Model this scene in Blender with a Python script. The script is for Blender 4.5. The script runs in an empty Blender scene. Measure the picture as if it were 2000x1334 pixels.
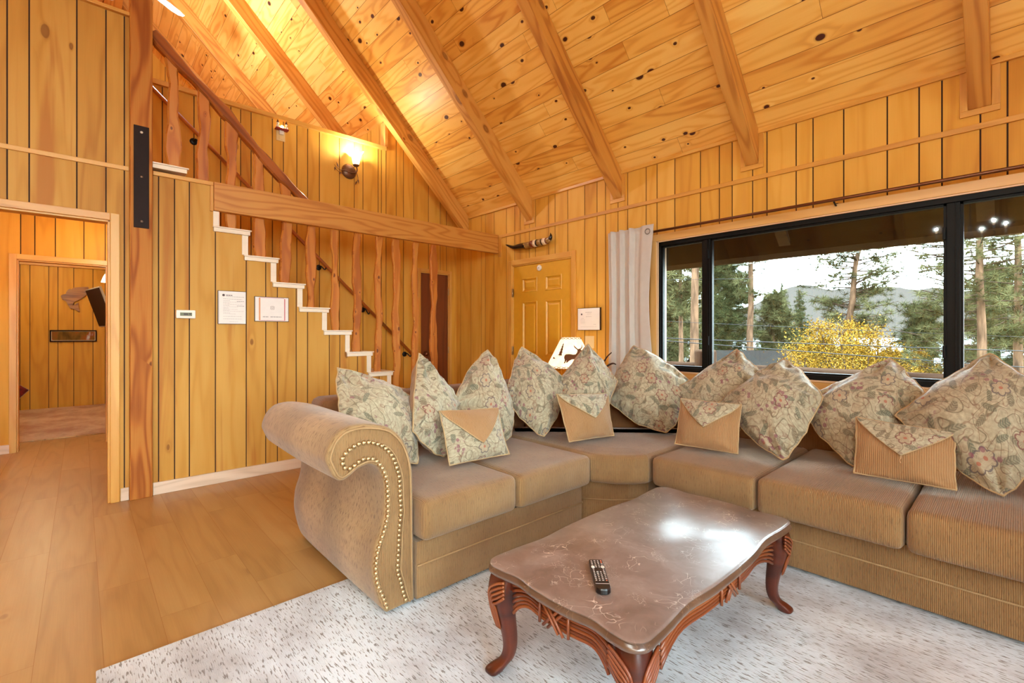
SKY = 19.0
CH_W = 13.0
FILL_W = 86.0
EXPO = 0.46

import bpy, bmesh, math, random
from mathutils import Vector, Matrix, noise as mnoise

scene = bpy.context.scene
COL = scene.collection
PI = math.pi
rnd = random.Random(7)
XW = 3.871      # inner face of the window wall
YS = 4.463      # face of the stair wall
YB = 5.344      # wall behind the stairs
CAMH = 1.23


def lin(r, g, b, a=1.0):
    def c(x):
        x /= 255.0
        return x / 12.92 if x <= 0.04045 else ((x + 0.055) / 1.055) ** 2.4
    return (c(r), c(g), c(b), a)


# ---------------------------------------------------------------- node helper
class NT:
    def __init__(s, name):
        s.m = bpy.data.materials.new(name)
        s.m.use_nodes = True
        s.t = s.m.node_tree
        s.t.nodes.clear()
        s.out = s.t.nodes.new('ShaderNodeOutputMaterial')

    def node(s, typ, **kw):
        n = s.t.nodes.new(typ)
        for k, v in kw.items():
            setattr(n, k, v)
        return n

    def put(s, sock, val):
        if isinstance(val, bpy.types.NodeSocket):
            s.t.links.new(val, sock)
        elif val is not None:
            if hasattr(sock, 'default_value') and isinstance(val, (tuple, list)) and len(val) != len(sock.default_value):
                val = tuple(val)[:len(sock.default_value)] if len(val) > len(sock.default_value) else tuple(val) + (1.0,)
            sock.default_value = val

    def math(s, op, a, b=None, c=None, clamp=False):
        n = s.node('ShaderNodeMath', operation=op, use_clamp=clamp)
        for i, v in enumerate((a, b, c)):
            if v is not None:
                s.put(n.inputs[i], v)
        return n.outputs[0]

    def vmath(s, op, a, b=None):
        n = s.node('ShaderNodeVectorMath', operation=op)
        s.put(n.inputs[0], a)
        if b is not None:
            s.put(n.inputs[1], b)
        return n.outputs['Value'] if op in ('LENGTH', 'DISTANCE') else n.outputs[0]

    def mix(s, f, a, b, blend='MIX'):
        n = s.node('ShaderNodeMix', data_type='RGBA', blend_type=blend)
        s.put(n.inputs[0], f)
        s.put(n.inputs[6], a)
        s.put(n.inputs[7], b)
        return n.outputs[2]

    def ramp(s, f, stops, interp='LINEAR'):
        n = s.node('ShaderNodeValToRGB')
        n.color_ramp.interpolation = interp
        el = n.color_ramp.elements
        while len(el) < len(stops):
            el.new(0.5)
        for e, (p, c) in zip(el, stops):
            e.position = p
            e.color = c if isinstance(c, (tuple, list)) else (c, c, c, 1)
        s.put(n.inputs[0], f)
        return n.outputs[0]

    def maprange(s, v, a, b, c=0.0, d=1.0, smooth=True):
        n = s.node('ShaderNodeMapRange', interpolation_type='SMOOTHSTEP' if smooth else 'LINEAR')
        for i, x in enumerate((v, a, b, c, d)):
            s.put(n.inputs[i], x)
        return n.outputs[0]

    def noise(s, vec, scale=1.0, detail=2.0, rough=0.5, dist=0.0):
        n = s.node('ShaderNodeTexNoise')
        s.put(n.inputs['Vector'], vec)
        s.put(n.inputs['Scale'], scale)
        s.put(n.inputs['Detail'], detail)
        s.put(n.inputs['Roughness'], rough)
        s.put(n.inputs['Distortion'], dist)
        return n.outputs['Fac']

    def voro(s, vec, scale=1.0, feature='F1', dims='2D', rand=1.0):
        n = s.node('ShaderNodeTexVoronoi', feature=feature, voronoi_dimensions=dims)
        s.put(n.inputs['Vector'], vec)
        s.put(n.inputs['Scale'], scale)
        s.put(n.inputs['Randomness'], rand)
        return n

    def comb(s, x, y, z=0.0):
        n = s.node('ShaderNodeCombineXYZ')
        s.put(n.inputs[0], x); s.put(n.inputs[1], y); s.put(n.inputs[2], z)
        return n.outputs[0]

    def sep(s, v):
        n = s.node('ShaderNodeSeparateXYZ')
        s.put(n.inputs[0], v)
        return n.outputs

    def uv(s):
        return s.node('ShaderNodeUVMap', uv_map='UVMap').outputs[0]

    def obj(s):
        return s.node('ShaderNodeTexCoord').outputs['Object']

    def tone(s):
        return s.node('ShaderNodeAttribute', attribute_name='tone').outputs['Fac']

    def bump(s, h, strength=0.3, dist=0.002):
        n = s.node('ShaderNodeBump')
        s.put(n.inputs['Strength'], strength)
        s.put(n.inputs['Distance'], dist)
        s.put(n.inputs['Height'], h)
        return n.outputs[0]

    def bsdf(s, color, rough=0.5, normal=None, metal=0.0, spec=0.5, coat=0.0, coat_r=0.1, emit=None, estr=0.0, sheen=0.0):
        n = s.node('ShaderNodeBsdfPrincipled')
        s.put(n.inputs['Base Color'], color)
        s.put(n.inputs['Roughness'], rough)
        s.put(n.inputs['Metallic'], metal)
        s.put(n.inputs['Specular IOR Level'], spec)
        s.put(n.inputs['Coat Weight'], coat)
        s.put(n.inputs['Coat Roughness'], coat_r)
        s.put(n.inputs['Sheen Weight'], sheen)
        if normal is not None:
            s.put(n.inputs['Normal'], normal)
        if emit is not None:
            s.put(n.inputs['Emission Color'], emit)
            s.put(n.inputs['Emission Strength'], estr)
        s.t.links.new(n.outputs[0], s.out.inputs[0])
        return n


def plain(name, rgb, rough=0.5, metal=0.0, var=0.06, spec=0.5, coat=0.0):
    n = NT(name)
    c = lin(*rgb)
    f = n.noise(n.obj(), 18.0, 3.0)
    hi = tuple(min(1, x * (1 + var)) for x in c[:3]) + (1,)
    lo = tuple(x * (1 - var) for x in c[:3]) + (1,)
    n.bsdf(n.ramp(f, [(0.3, lo), (0.7, hi)]), rough, metal=metal, spec=spec, coat=coat)
    return n.m


def glow(name, rgb, strength, base=(240, 235, 220)):
    n = NT(name)
    f = n.noise(n.obj(), 9.0, 2.0)
    c = lin(*rgb)
    n.bsdf(lin(*base), 0.4, emit=n.ramp(f, [(0.2, tuple(x * 0.9 for x in c[:3]) + (1,)), (0.8, c)]), estr=strength)
    return n.m


def wood(name, dark, mid, light, ring=9.0, rs=0.4, fs=0.25, ps=0.5, knots=0.0, kprob=0.5, ksize=0.14,
         rough=0.45, coat=0.0, tonev=0.25, streak=0.0, streak_c=(120, 60, 15), kx=2.6, ky=4.6, kc=(52, 18, 8), coat_r=0.15, spec=0.5):
    n = NT(name)
    x = n.sep(n.uv())
    u, v = x[0], x[1]
    body = n.noise(n.comb(n.math('MULTIPLY', u, 0.55), n.math('MULTIPLY', v, 4.5), 0.0), 1.0, 2.0, 0.45)
    kmask = None
    if knots > 0:
        jit = n.noise(n.comb(n.math('MULTIPLY', u, 9.0), n.math('MULTIPLY', v, 9.0), 3.0), 1.0, 1.0)
        kv = n.comb(n.math('MULTIPLY_ADD', jit, 0.06, n.math('MULTIPLY', u, kx)), n.math('MULTIPLY', v, ky), 0.0)
        vo = n.voro(kv, 1.0)
        col = n.sep(vo.outputs['Color'])
        on = n.math('LESS_THAN', col[0], kprob)
        rad = n.math('MULTIPLY_ADD', n.math('POWER', col[1], 1.4), ksize, ksize * 0.35)
        d = n.math('DIVIDE', vo.outputs['Distance'], rad)
        kmask = n.math('MULTIPLY', n.maprange(d, 1.12, 0.88), on)
        halo = n.math('MULTIPLY', n.math('MULTIPLY', n.math('EXPONENT', n.math('MULTIPLY', d, -0.7)), on), 0.22)
        body = n.math('ADD', body, halo)
    rings = n.math('SINE', n.math('MULTIPLY', body, ring * 6.283))
    rings = n.math('POWER', n.math('MULTIPLY_ADD', rings, 0.5, 0.5), 2.2)
    fib = n.noise(n.comb(n.math('MULTIPLY', u, 4.0), n.math('MULTIPLY', v, 190.0), 1.7), 1.0, 2.0, 0.6)
    patch = n.noise(n.comb(n.math('MULTIPLY', u, 0.8), n.math('MULTIPLY', v, 3.0), 7.3), 1.0, 3.0)
    val = n.math('MULTIPLY', n.math('SUBTRACT', 1.0, rings), rs)
    val = n.math('MULTIPLY_ADD', fib, fs, val)
    val = n.math('MULTIPLY_ADD', patch, ps, val)
    val = n.math('MULTIPLY_ADD', n.math('SUBTRACT', n.tone(), 0.5), tonev, val)
    tot = rs * 0.62 + fs * 0.5 + ps * 0.5
    c = n.ramp(n.math('MULTIPLY_ADD', n.math('SUBTRACT', val, tot), 1.1, 0.5), [(0.12, lin(*dark)), (0.5, lin(*mid)), (0.88, lin(*light))])
    if streak > 0:
        st = n.noise(n.comb(n.math('MULTIPLY', u, 0.45), n.math('MULTIPLY', v, 8.0), 11.0), 1.0, 3.0, 0.55, 0.6)
        c = n.mix(n.math('MULTIPLY', n.maprange(st, 0.56, 0.70), streak), c, lin(*streak_c))
    if kmask is not None:
        ring2 = n.math('MULTIPLY', n.math('MULTIPLY', n.maprange(d, 1.6, 1.0), on), 0.35 * knots)
        c = n.mix(ring2, c, lin(int(dark[0] * 0.8), int(dark[1] * 0.7), int(dark[2] * 0.6)))
        c = n.mix(n.math('MULTIPLY', kmask, knots), c, lin(*kc))
    n.bsdf(c, rough, normal=n.bump(fib, 0.12, 0.001), coat=coat, coat_r=coat_r, spec=spec)
    return n.m


# ---------------------------------------------------------------- mesh helper
def catmull(pts, n=8, closed=False):
    out = []
    P = [Vector(p) for p in pts]
    N = len(P)
    rng = range(N) if closed else range(N - 1)
    for i in rng:
        if closed:
            a, b, c, d = P[(i - 1) % N], P[i], P[(i + 1) % N], P[(i + 2) % N]
        else:
            a, b, c, d = P[max(i - 1, 0)], P[i], P[i + 1], P[min(i + 2, N - 1)]
        for k in range(n):
            t = k / n
            out.append(0.5 * ((2 * b) + (c - a) * t + (2 * a - 5 * b + 4 * c - d) * t * t + (3 * b - a - 3 * c + d) * t ** 3))
    if not closed:
        out.append(P[-1])
    return out


WM = {}


def wm(o):
    return WM.get(o.name, Matrix.Identity(4))


class MB:
    def __init__(s):
        s.v = []; s.f = []; s.m = []; s.uv = []; s.sm = []; s.tn = []

    def add(s, pts, faces, mat=0, g=(0, 0, 1), off=None, tone=None, smooth=False, M=None, uvs=None):
        b = len(s.v)
        P = [Vector(p) for p in pts]
        s.v += [M @ p for p in P] if M is not None else P
        if off is None:
            off = (rnd.uniform(0, 40), rnd.uniform(0, 40))
        if tone is None:
            tone = rnd.random()
        g = Vector(g).normalized()
        for fi, f in enumerate(faces):
            s.f.append([b + i for i in f])
            s.m.append(mat); s.sm.append(smooth); s.tn.append(tone)
            if uvs is not None:
                s.uv.append([uvs[i] for i in f])
            else:
                c = [P[i] for i in f]
                nn = Vector((0, 0, 0))
                for i in range(len(c)):
                    nn += c[i - 1].cross(c[i])
                nn = nn.normalized() if nn.length > 1e-12 else Vector((0, 0, 1))
                if abs(nn.dot(g)) > 0.9:
                    gg = Vector((1, 0, 0)) if abs(nn.x) < 0.6 else Vector((0, 1, 0))
                    gg = (gg - nn * gg.dot(nn)).normalized()
                    k = 0.3
                else:
                    gg = (g - nn * g.dot(nn)).normalized()
                    k = 1.0
                t = nn.cross(gg)
                s.uv.append([(q.dot(gg) * k + off[0], q.dot(t) + off[1]) for q in c])

    def box(s, x0, x1, y0, y1, z0, z1, mat=0, g='z', M=None, off=None, tone=None):
        p = [(x, y, z) for x in (x0, x1) for y in (y0, y1) for z in (z0, z1)]
        F = [(0, 1, 3, 2), (4, 6, 7, 5), (0, 4, 5, 1), (2, 3, 7, 6), (0, 2, 6, 4), (1, 5, 7, 3)]
        gv = {'x': (1, 0, 0), 'y': (0, 1, 0), 'z': (0, 0, 1)}[g]
        s.add(p, F, mat, gv, off, tone, False, M)

    def bevbox(s, x0, x1, y0, y1, z0, z1, b=0.004, mat=0, g='z', M=None, tone=None, off=None):
        bm = bmesh.new()
        bmesh.ops.create_cube(bm, size=1)
        for v in bm.verts:
            v.co = Vector(((x0 + x1) / 2 + v.co.x * (x1 - x0), (y0 + y1) / 2 + v.co.y * (y1 - y0), (z0 + z1) / 2 + v.co.z * (z1 - z0)))
        bmesh.ops.bevel(bm, geom=bm.edges[:], offset=b, segments=2, profile=0.5, affect='EDGES')
        bm.verts.index_update()
        gv = {'x': (1, 0, 0), 'y': (0, 1, 0), 'z': (0, 0, 1)}[g]
        s.add([v.co.copy() for v in bm.verts], [[v.index for v in f.verts] for f in bm.faces], mat, gv, off, tone, False, M)
        bm.free()

    def prism(s, poly, a0, a1, axis='z', mat=0, g='z', M=None, tone=None, off=None, smooth=False):
        """poly in the two other axes (x,y for z; x,z for y; y,z for x)"""
        n = len(poly)
        def P(p, a):
            if axis == 'z': return (p[0], p[1], a)
            if axis == 'y': return (p[0], a, p[1])
            return (a, p[0], p[1])
        pts = [P(p, a0) for p in poly] + [P(p, a1) for p in poly]
        F = [tuple(range(n))[::-1], tuple(range(n, 2 * n))] + [(i, (i + 1) % n, n + (i + 1) % n, n + i) for i in range(n)]
        gv = {'x': (1, 0, 0), 'y': (0, 1, 0), 'z': (0, 0, 1)}[g]
        s.add(pts, F, mat, gv, off, tone, smooth, M)

    def tube(s, path, r, sides=8, mat=0, caps=True, closed=False, M=None, flat=None, smooth=True, tone=None):
        """r: number or list.  flat: (width_scale, normal vector) for non round section"""
        P = [Vector(p) for p in path]
        n = len(P)
        R = r if isinstance(r, (list, tuple)) else [r] * n
        pts = []; uvs = []
        prev = None; L = 0
        o = (rnd.uniform(0, 40), rnd.uniform(0, 40))
        for i in range(n):
            if closed:
                t = (P[(i + 1) % n] - P[i - 1]).normalized()
            else:
                t = (P[min(i + 1, n - 1)] - P[max(i - 1, 0)])
                t = t.normalized() if t.length > 1e-9 else Vector((0, 0, 1))
            if prev is None:
                a = Vector((0, 0, 1)) if abs(t.z) < 0.9 else Vector((1, 0, 0))
                prev = (a - t * a.dot(t)).normalized()
            else:
                prev = prev - t * prev.dot(t)
                prev = prev.normalized() if prev.length > 1e-6 else Vector((1, 0, 0))
            b = t.cross(prev)
            if i:
                L += (P[i] - P[i - 1]).length
            for k in range(sides):
                an = 2 * PI * k / sides
                q = prev * math.cos(an) * R[i] + b * math.sin(an) * R[i]
                pts.append(P[i] + q)
                uvs.append((L + o[0], k / sides * R[i] * 6.28 + o[1]))
        F = []
        m = n if closed else n - 1
        for i in range(m):
            for k in range(sides):
                a = i * sides + k; b2 = i * sides + (k + 1) % sides
                c = ((i + 1) % n) * sides + (k + 1) % sides; d = ((i + 1) % n) * sides + k
                F.append((a, b2, c, d))
        if caps and not closed:
            F.append(tuple(range(sides))[::-1])
            F.append(tuple(range((n - 1) * sides, n * sides)))
        s.add(pts, F, mat, smooth=smooth, M=M, uvs=uvs, tone=tone)

    def loft(s, rings, mat=0, closed_ring=True, cap0=True, cap1=True, smooth=True, M=None, tone=None, su=1.0, swap=False):
        n = len(rings[0]); pts = []; uvs = []
        o = (rnd.uniform(0, 40), rnd.uniform(0, 40))
        L = 0
        base = [0.0]
        for k in range(1, n):
            base.append(base[-1] + (Vector(rings[0][k]) - Vector(rings[0][k - 1])).length)
        for i, r in enumerate(rings):
            if i:
                L += (Vector(r[0]) - Vector(rings[i - 1][0])).length
            for k in range(n):
                pts.append(r[k]); uvs.append((L + o[0], base[k] * su + o[1]) if swap else (base[k] * su + o[0], L + o[1]))
        F = []
        for i in range(len(rings) - 1):
            for k in range(n if closed_ring else n - 1):
                F.append((i * n + k, i * n + (k + 1) % n, (i + 1) * n + (k + 1) % n, (i + 1) * n + k))
        if closed_ring and cap0: F.append(tuple(range(n))[::-1])
        if closed_ring and cap1: F.append(tuple(range((len(rings) - 1) * n, len(rings) * n)))
        s.add(pts, F, mat, smooth=smooth, M=M, uvs=uvs, tone=tone)

    def lathe(s, prof, c=(0, 0, 0), seg=24, mat=0, M=None, smooth=True, tone=None, caps=True):
        rings = []
        for r, z in prof:
            rings.append([Vector((c[0] + r * math.cos(2 * PI * k / seg), c[1] + r * math.sin(2 * PI * k / seg), c[2] + z)) for k in range(seg)])
        s.loft(rings, mat, True, caps, caps, smooth, M, tone)

    def sphere(s, c, r, seg=12, ring=8, mat=0, sc=(1, 1, 1), M=None):
        rings = []
        for i in range(ring + 1):
            a = -PI / 2 + PI * i / ring
            rr = max(math.cos(a), 0.001)
            rings.append([Vector((c[0] + r * rr * math.cos(2 * PI * k / seg) * sc[0], c[1] + r * rr * math.sin(2 * PI * k / seg) * sc[1], c[2] + r * math.sin(a) * sc[2])) for k in range(seg)])
        s.loft(rings, mat, M=M)

    def build(s, name, mats, parent=None, origin=None):
        if not isinstance(mats, (list, tuple)):
            mats = [mats]
        me = bpy.data.meshes.new(name)
        o = bpy.data.objects.new(name, me)
        COL.objects.link(o)
        if parent is not None:
            o.parent = parent
            base = wm(parent)
            inv = base.inverted()
            WM[o.name] = base
        else:
            if origin is None:
                xs = [p.x for p in s.v]; ys = [p.y for p in s.v]; zs = [p.z for p in s.v]
                origin = ((min(xs) + max(xs)) / 2, (min(ys) + max(ys)) / 2, min(zs))
            base = Matrix.Translation(origin)
            o.matrix_world = base
            o.location = origin
            inv = base.inverted()
            WM[o.name] = base
        me.from_pydata([inv @ p for p in s.v], [], s.f)
        for m in mats:
            me.materials.append(m)
        me.polygons.foreach_set('material_index', s.m)
        me.polygons.foreach_set('use_smooth', s.sm)
        ul = me.uv_layers.new(name='UVMap')
        flat = []
        for q in s.uv:
            for a in q:
                flat += [a[0], a[1]]
        ul.data.foreach_set('uv', flat)
        at = me.attributes.new('tone', 'FLOAT', 'FACE')
        at.data.foreach_set('value', s.tn)
        me.update()
        return o


def tag(o, label=None, cat=None, group=None, kind=None):
    if label: o['label'] = label
    if cat: o['category'] = cat
    if group: o['group'] = group
    if kind: o['kind'] = kind
    return o


def empty(name, loc, label=None, cat=None, group=None, kind=None):
    o = bpy.data.objects.new(name, None)
    o.empty_display_size = 0.1
    COL.objects.link(o)
    o.location = loc
    WM[o.name] = Matrix.Translation(loc)
    return tag(o, label, cat, group, kind)


def autosmooth(o, ang=40):
    me = o.data
    bm = bmesh.new(); bm.from_mesh(me)
    for e in bm.edges:
        if len(e.link_faces) == 2:
            e.smooth = e.calc_face_angle(0) < math.radians(ang)
    for f in bm.faces:
        f.smooth = True
    bm.to_mesh(me); bm.free()
    return o


def recalc(o):
    bm = bmesh.new(); bm.from_mesh(o.data)
    bmesh.ops.recalc_face_normals(bm, faces=bm.faces)
    bm.to_mesh(o.data); bm.free()
    return o

# ---------------------------------------------------------------- materials
M_PANEL = wood('panel_birch', (183, 113, 28), (214, 153, 49), (228, 173, 70), ring=5, rs=0.14, fs=0.12, ps=0.5, knots=0.4, kprob=0.10, ksize=0.045,
               rough=0.55, tonev=0.22, spec=0.25, streak=0.22, streak_c=(184, 112, 40), kx=1.6, ky=3.0, kc=(140, 76, 28))
M_PANEL_W = wood('panel_birch_pale', (185, 117, 36), (216, 158, 61), (230, 178, 85), ring=5, rs=0.14, fs=0.12, ps=0.5, knots=0.4, kprob=0.10, ksize=0.045,
               rough=0.55, tonev=0.22, spec=0.25, streak=0.22, streak_c=(184, 112, 40), kx=1.6, ky=3.0, kc=(140, 76, 28))
M_PANEL_S = wood('panel_birch_streaked', (168, 110, 38), (200, 147, 64), (213, 167, 87), ring=6, rs=0.16, fs=0.12, ps=0.45, knots=0.6, kprob=0.14, ksize=0.055,
                 rough=0.55, tonev=0.2, spec=0.25, streak=0.75, streak_c=(176, 108, 42), kx=1.4, ky=3.2, kc=(110, 58, 22))
M_GROOVE = plain('groove_dark', (58, 28, 12), 0.8)
M_CEIL = wood('ceiling_pine', (212, 140, 53), (239, 182, 86), (251, 209, 119), ring=10, rs=0.26, fs=0.12, ps=0.32, knots=1.0, kprob=0.42, ksize=0.085,
              rough=0.42, tonev=0.34, kx=3.4, ky=4.9, kc=(74, 28, 12))
M_GAP = plain('board_gap', (140, 76, 30), 0.8)
M_RAFT = wood('rafter_fir', (171, 103, 37), (204, 139, 58), (220, 162, 80), ring=8, rs=0.34, fs=0.2, ps=0.4, knots=0.5, kprob=0.12, ksize=0.1, rough=0.5, kc=(90, 36, 14))
M_POST = wood('post_fir', (150, 80, 24), (180, 108, 38), (198, 138, 62), ring=9, rs=0.45, fs=0.25, ps=0.25, knots=0.8, kprob=0.12, ksize=0.09, rough=0.65, spec=0.3, kc=(96, 44, 18))
M_BEAM = wood('header_fir', (178, 108, 38), (198, 131, 55), (210, 151, 70), ring=12, rs=0.4, fs=0.2, ps=0.3, knots=0.6, kprob=0.12, ksize=0.1, rough=0.5, kc=(120, 56, 24))
M_TRIM = wood('trim_pine', (186, 123, 44), (213, 153, 67), (226, 177, 89), ring=8, rs=0.2, fs=0.2, ps=0.4, rough=0.4)
M_CASING = wood('window_casing_pine', (185, 129, 65), (214, 161, 91), (230, 182, 115), ring=6, rs=0.2, fs=0.2, ps=0.4, rough=0.35)
M_JAMB = wood('jamb_pine', (200, 160, 120), (226, 190, 150), (238, 206, 170), ring=6, rs=0.15, fs=0.2, ps=0.4, rough=0.4)
M_BASE = wood('baseboard_oak', (196, 168, 140), (222, 196, 170), (236, 214, 192), ring=8, rs=0.25, fs=0.3, ps=0.3, rough=0.5)
M_TREAD = wood('tread_white', (222, 206, 182), (238, 224, 202), (246, 234, 216), ring=6, rs=0.1, fs=0.2, ps=0.3, rough=0.5)
M_LIVE = wood('live_edge', (164, 87, 22), (193, 114, 37), (205, 137, 56), ring=7, rs=0.35, fs=0.2, ps=0.4, knots=0.8, kprob=0.3, ksize=0.08, kx=5, ky=8, rough=0.5, kc=(90, 34, 10))
M_RAIL = wood('rail_wood', (124, 60, 20), (166, 90, 34), (190, 112, 50), ring=7, rs=0.35, fs=0.2, ps=0.4, rough=0.35, coat=0.3)
M_DOORB = wood('slab_door_brown', (84, 34, 12), (112, 52, 20), (132, 66, 28), ring=6, rs=0.25, fs=0.25, ps=0.4, rough=0.4)
M_FLOOR = wood('floor_oak', (155, 113, 63), (180, 138, 83), (193, 155, 101), ring=7, rs=0.14, fs=0.22, ps=0.5, knots=0.3, kprob=0.12, ksize=0.1, rough=0.36, tonev=0.22, kx=1.8, ky=4, kc=(120, 72, 36))
M_FGAP = plain('floor_joint', (160, 112, 66), 0.7)
M_WALLB = plain('wall_backing', (180, 120, 60), 0.8)
M_DOORY = plain('door_mustard_paint', (214, 156, 43), 0.4, var=0.03)
M_BLACK = plain('black_aluminium', (9, 8, 8), 0.5, spec=0.2)
M_STEEL = plain('blackened_steel', (36, 20, 16), 0.6, metal=0.2, spec=0.25)
M_BOLT = plain('bolt_steel', (150, 140, 130), 0.35, metal=0.9)
M_IRON = plain('black_iron', (18, 16, 16), 0.45, metal=0.5)
M_BRASS = plain('aged_brass', (186, 158, 116), 0.36, metal=0.85)
M_BRONZE = plain('bronze_rod', (112, 66, 40), 0.35, metal=0.7)
M_WHITEP = plain('white_plastic', (232, 226, 214), 0.4, var=0.02)
M_IVORY = plain('ivory_plastic', (226, 196, 140), 0.4, var=0.02)
M_LCD = plain('lcd_grey', (120, 128, 104), 0.2, var=0.03)
M_PAPER = plain('paper', (236, 228, 222), 0.5, var=0.02)
M_INK = plain('ink', (74, 66, 70), 0.6)
M_INKL = plain('faint_ink', (168, 158, 156), 0.6)
M_DARKF = plain('dark_frame', (52, 34, 22), 0.4)
M_PINK = plain('pink_border', (206, 116, 120), 0.5)
M_ORNG = plain('orange_border', (220, 150, 100), 0.5)
M_WHITEFAN = plain('fan_blade_white', (236, 226, 208), 0.45, var=0.03)
M_SHADE = None
M_BULB = glow('bulb_warm', (255, 200, 140), 4.0)
M_TULIP = glow('tulip_glass', (255, 240, 214), 3.2)


def lampshade_mat():
    n = NT('parchment_shade_lit')
    f = n.noise(n.obj(), 14.0, 3.0)
    z = n.sep(n.obj())[2]
    n.bsdf(lin(236, 214, 170), 0.7, emit=n.ramp(f, [(0.3, lin(255, 226, 178)), (0.7, lin(255, 240, 214))]), estr=0.85)
    return n.m


M_SHADE = lampshade_mat()
M_SILH = plain('deer_brown', (104, 56, 16), 0.8)
M_LACE = plain('lacing_brown', (110, 52, 20), 0.7)


def glass_mat(name, tint=(0.93, 0.95, 0.94), refl=1.0):
    n = NT(name)
    tr = n.node('ShaderNodeBsdfTransparent'); tr.inputs[0].default_value = tint + (1,)
    gl = n.node('ShaderNodeBsdfGlossy'); gl.inputs['Roughness'].default_value = 0.02
    gl.inputs[0].default_value = (1, 1, 1, 1)
    fr = n.node('ShaderNodeFresnel'); fr.inputs[0].default_value = 1.5
    mx = n.node('ShaderNodeMixShader')
    n.t.links.new(n.math('MULTIPLY', fr.outputs[0], refl, clamp=True), mx.inputs[0])
    n.t.links.new(tr.outputs[0], mx.inputs[1])
    n.t.links.new(gl.outputs[0], mx.inputs[2])
    n.t.links.new(mx.outputs[0], n.out.inputs[0])
    return n.m


M_GLASS = glass_mat('window_glass', refl=0.6)


def chenille(name, base, dark, light, per=0.0064, fleck=0.55, fdark=(92, 66, 40), bump=0.5, fsc=(240.0, 34.0), fth=(0.58, 0.70)):
    n = NT(name)
    x = n.sep(n.uv())
    u, v = x[0], x[1]
    wob = n.noise(n.comb(n.math('MULTIPLY', u, 3.0), n.math('MULTIPLY', v, 3.0)), 1.0, 2.0)
    ph = n.math('MULTIPLY_ADD', wob, 1.6, n.math('MULTIPLY', u, 6.283 / per))
    rib = n.math('MULTIPLY_ADD', n.math('SINE', ph), 0.5, 0.5)
    fl = n.noise(n.comb(n.math('MULTIPLY', u, fsc[0]), n.math('MULTIPLY', v, fsc[1]), 4.0), 1.0, 2.0, 0.6)
    pt = n.noise(n.comb(n.math('MULTIPLY', u, 5.0), n.math('MULTIPLY', v, 4.0), 9.0), 1.0, 3.0)
    c = n.ramp(n.math('MULTIPLY_ADD', pt, 0.62, n.math('MULTIPLY', rib, 0.34)), [(0.15, lin(*dark)), (0.5, lin(*base)), (0.85, lin(*light))])
    c = n.mix(n.math('MULTIPLY', n.maprange(fl, fth[0], fth[1]), fleck), c, lin(*fdark))
    n.bsdf(c, 0.85, normal=n.bump(n.math('ADD', rib, n.math('MULTIPLY', fl, 0.7)), bump, 0.003), spec=0.2, sheen=0.25)
    return n.m


M_SOFA = chenille('chenille_ribbed', (144, 108, 68), (115, 82, 50), (163, 127, 86), fleck=0.5, fsc=(260.0, 26.0), fth=(0.55, 0.68))
M_SOFA_SHADED = chenille('chenille_shaded_back', (130, 84, 48), (96, 58, 30), (150, 102, 62), fleck=0.3)  # sofa chenille darkened: shade on the backrests is put into the colour
M_SOFA_F = chenille('chenille_flecked', (163, 131, 89), (136, 106, 71), (182, 149, 105), per=0.5, fleck=0.85, bump=0.3, fdark=(110, 80, 52), fsc=(210.0, 30.0), fth=(0.54, 0.63))
M_TANP = chenille('pillow_tan_cord', (162, 122, 82), (142, 102, 64), (176, 138, 98), per=0.0085, fleck=0.25)
M_PIPE = plain('piping_tan', (176, 146, 106), 0.8, var=0.12)
M_PIPES = plain('piping_sofa', (160, 126, 86), 0.85, var=0.12)
M_SKIRT = plain('underlining_black', (20, 18, 18), 0.9)


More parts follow.
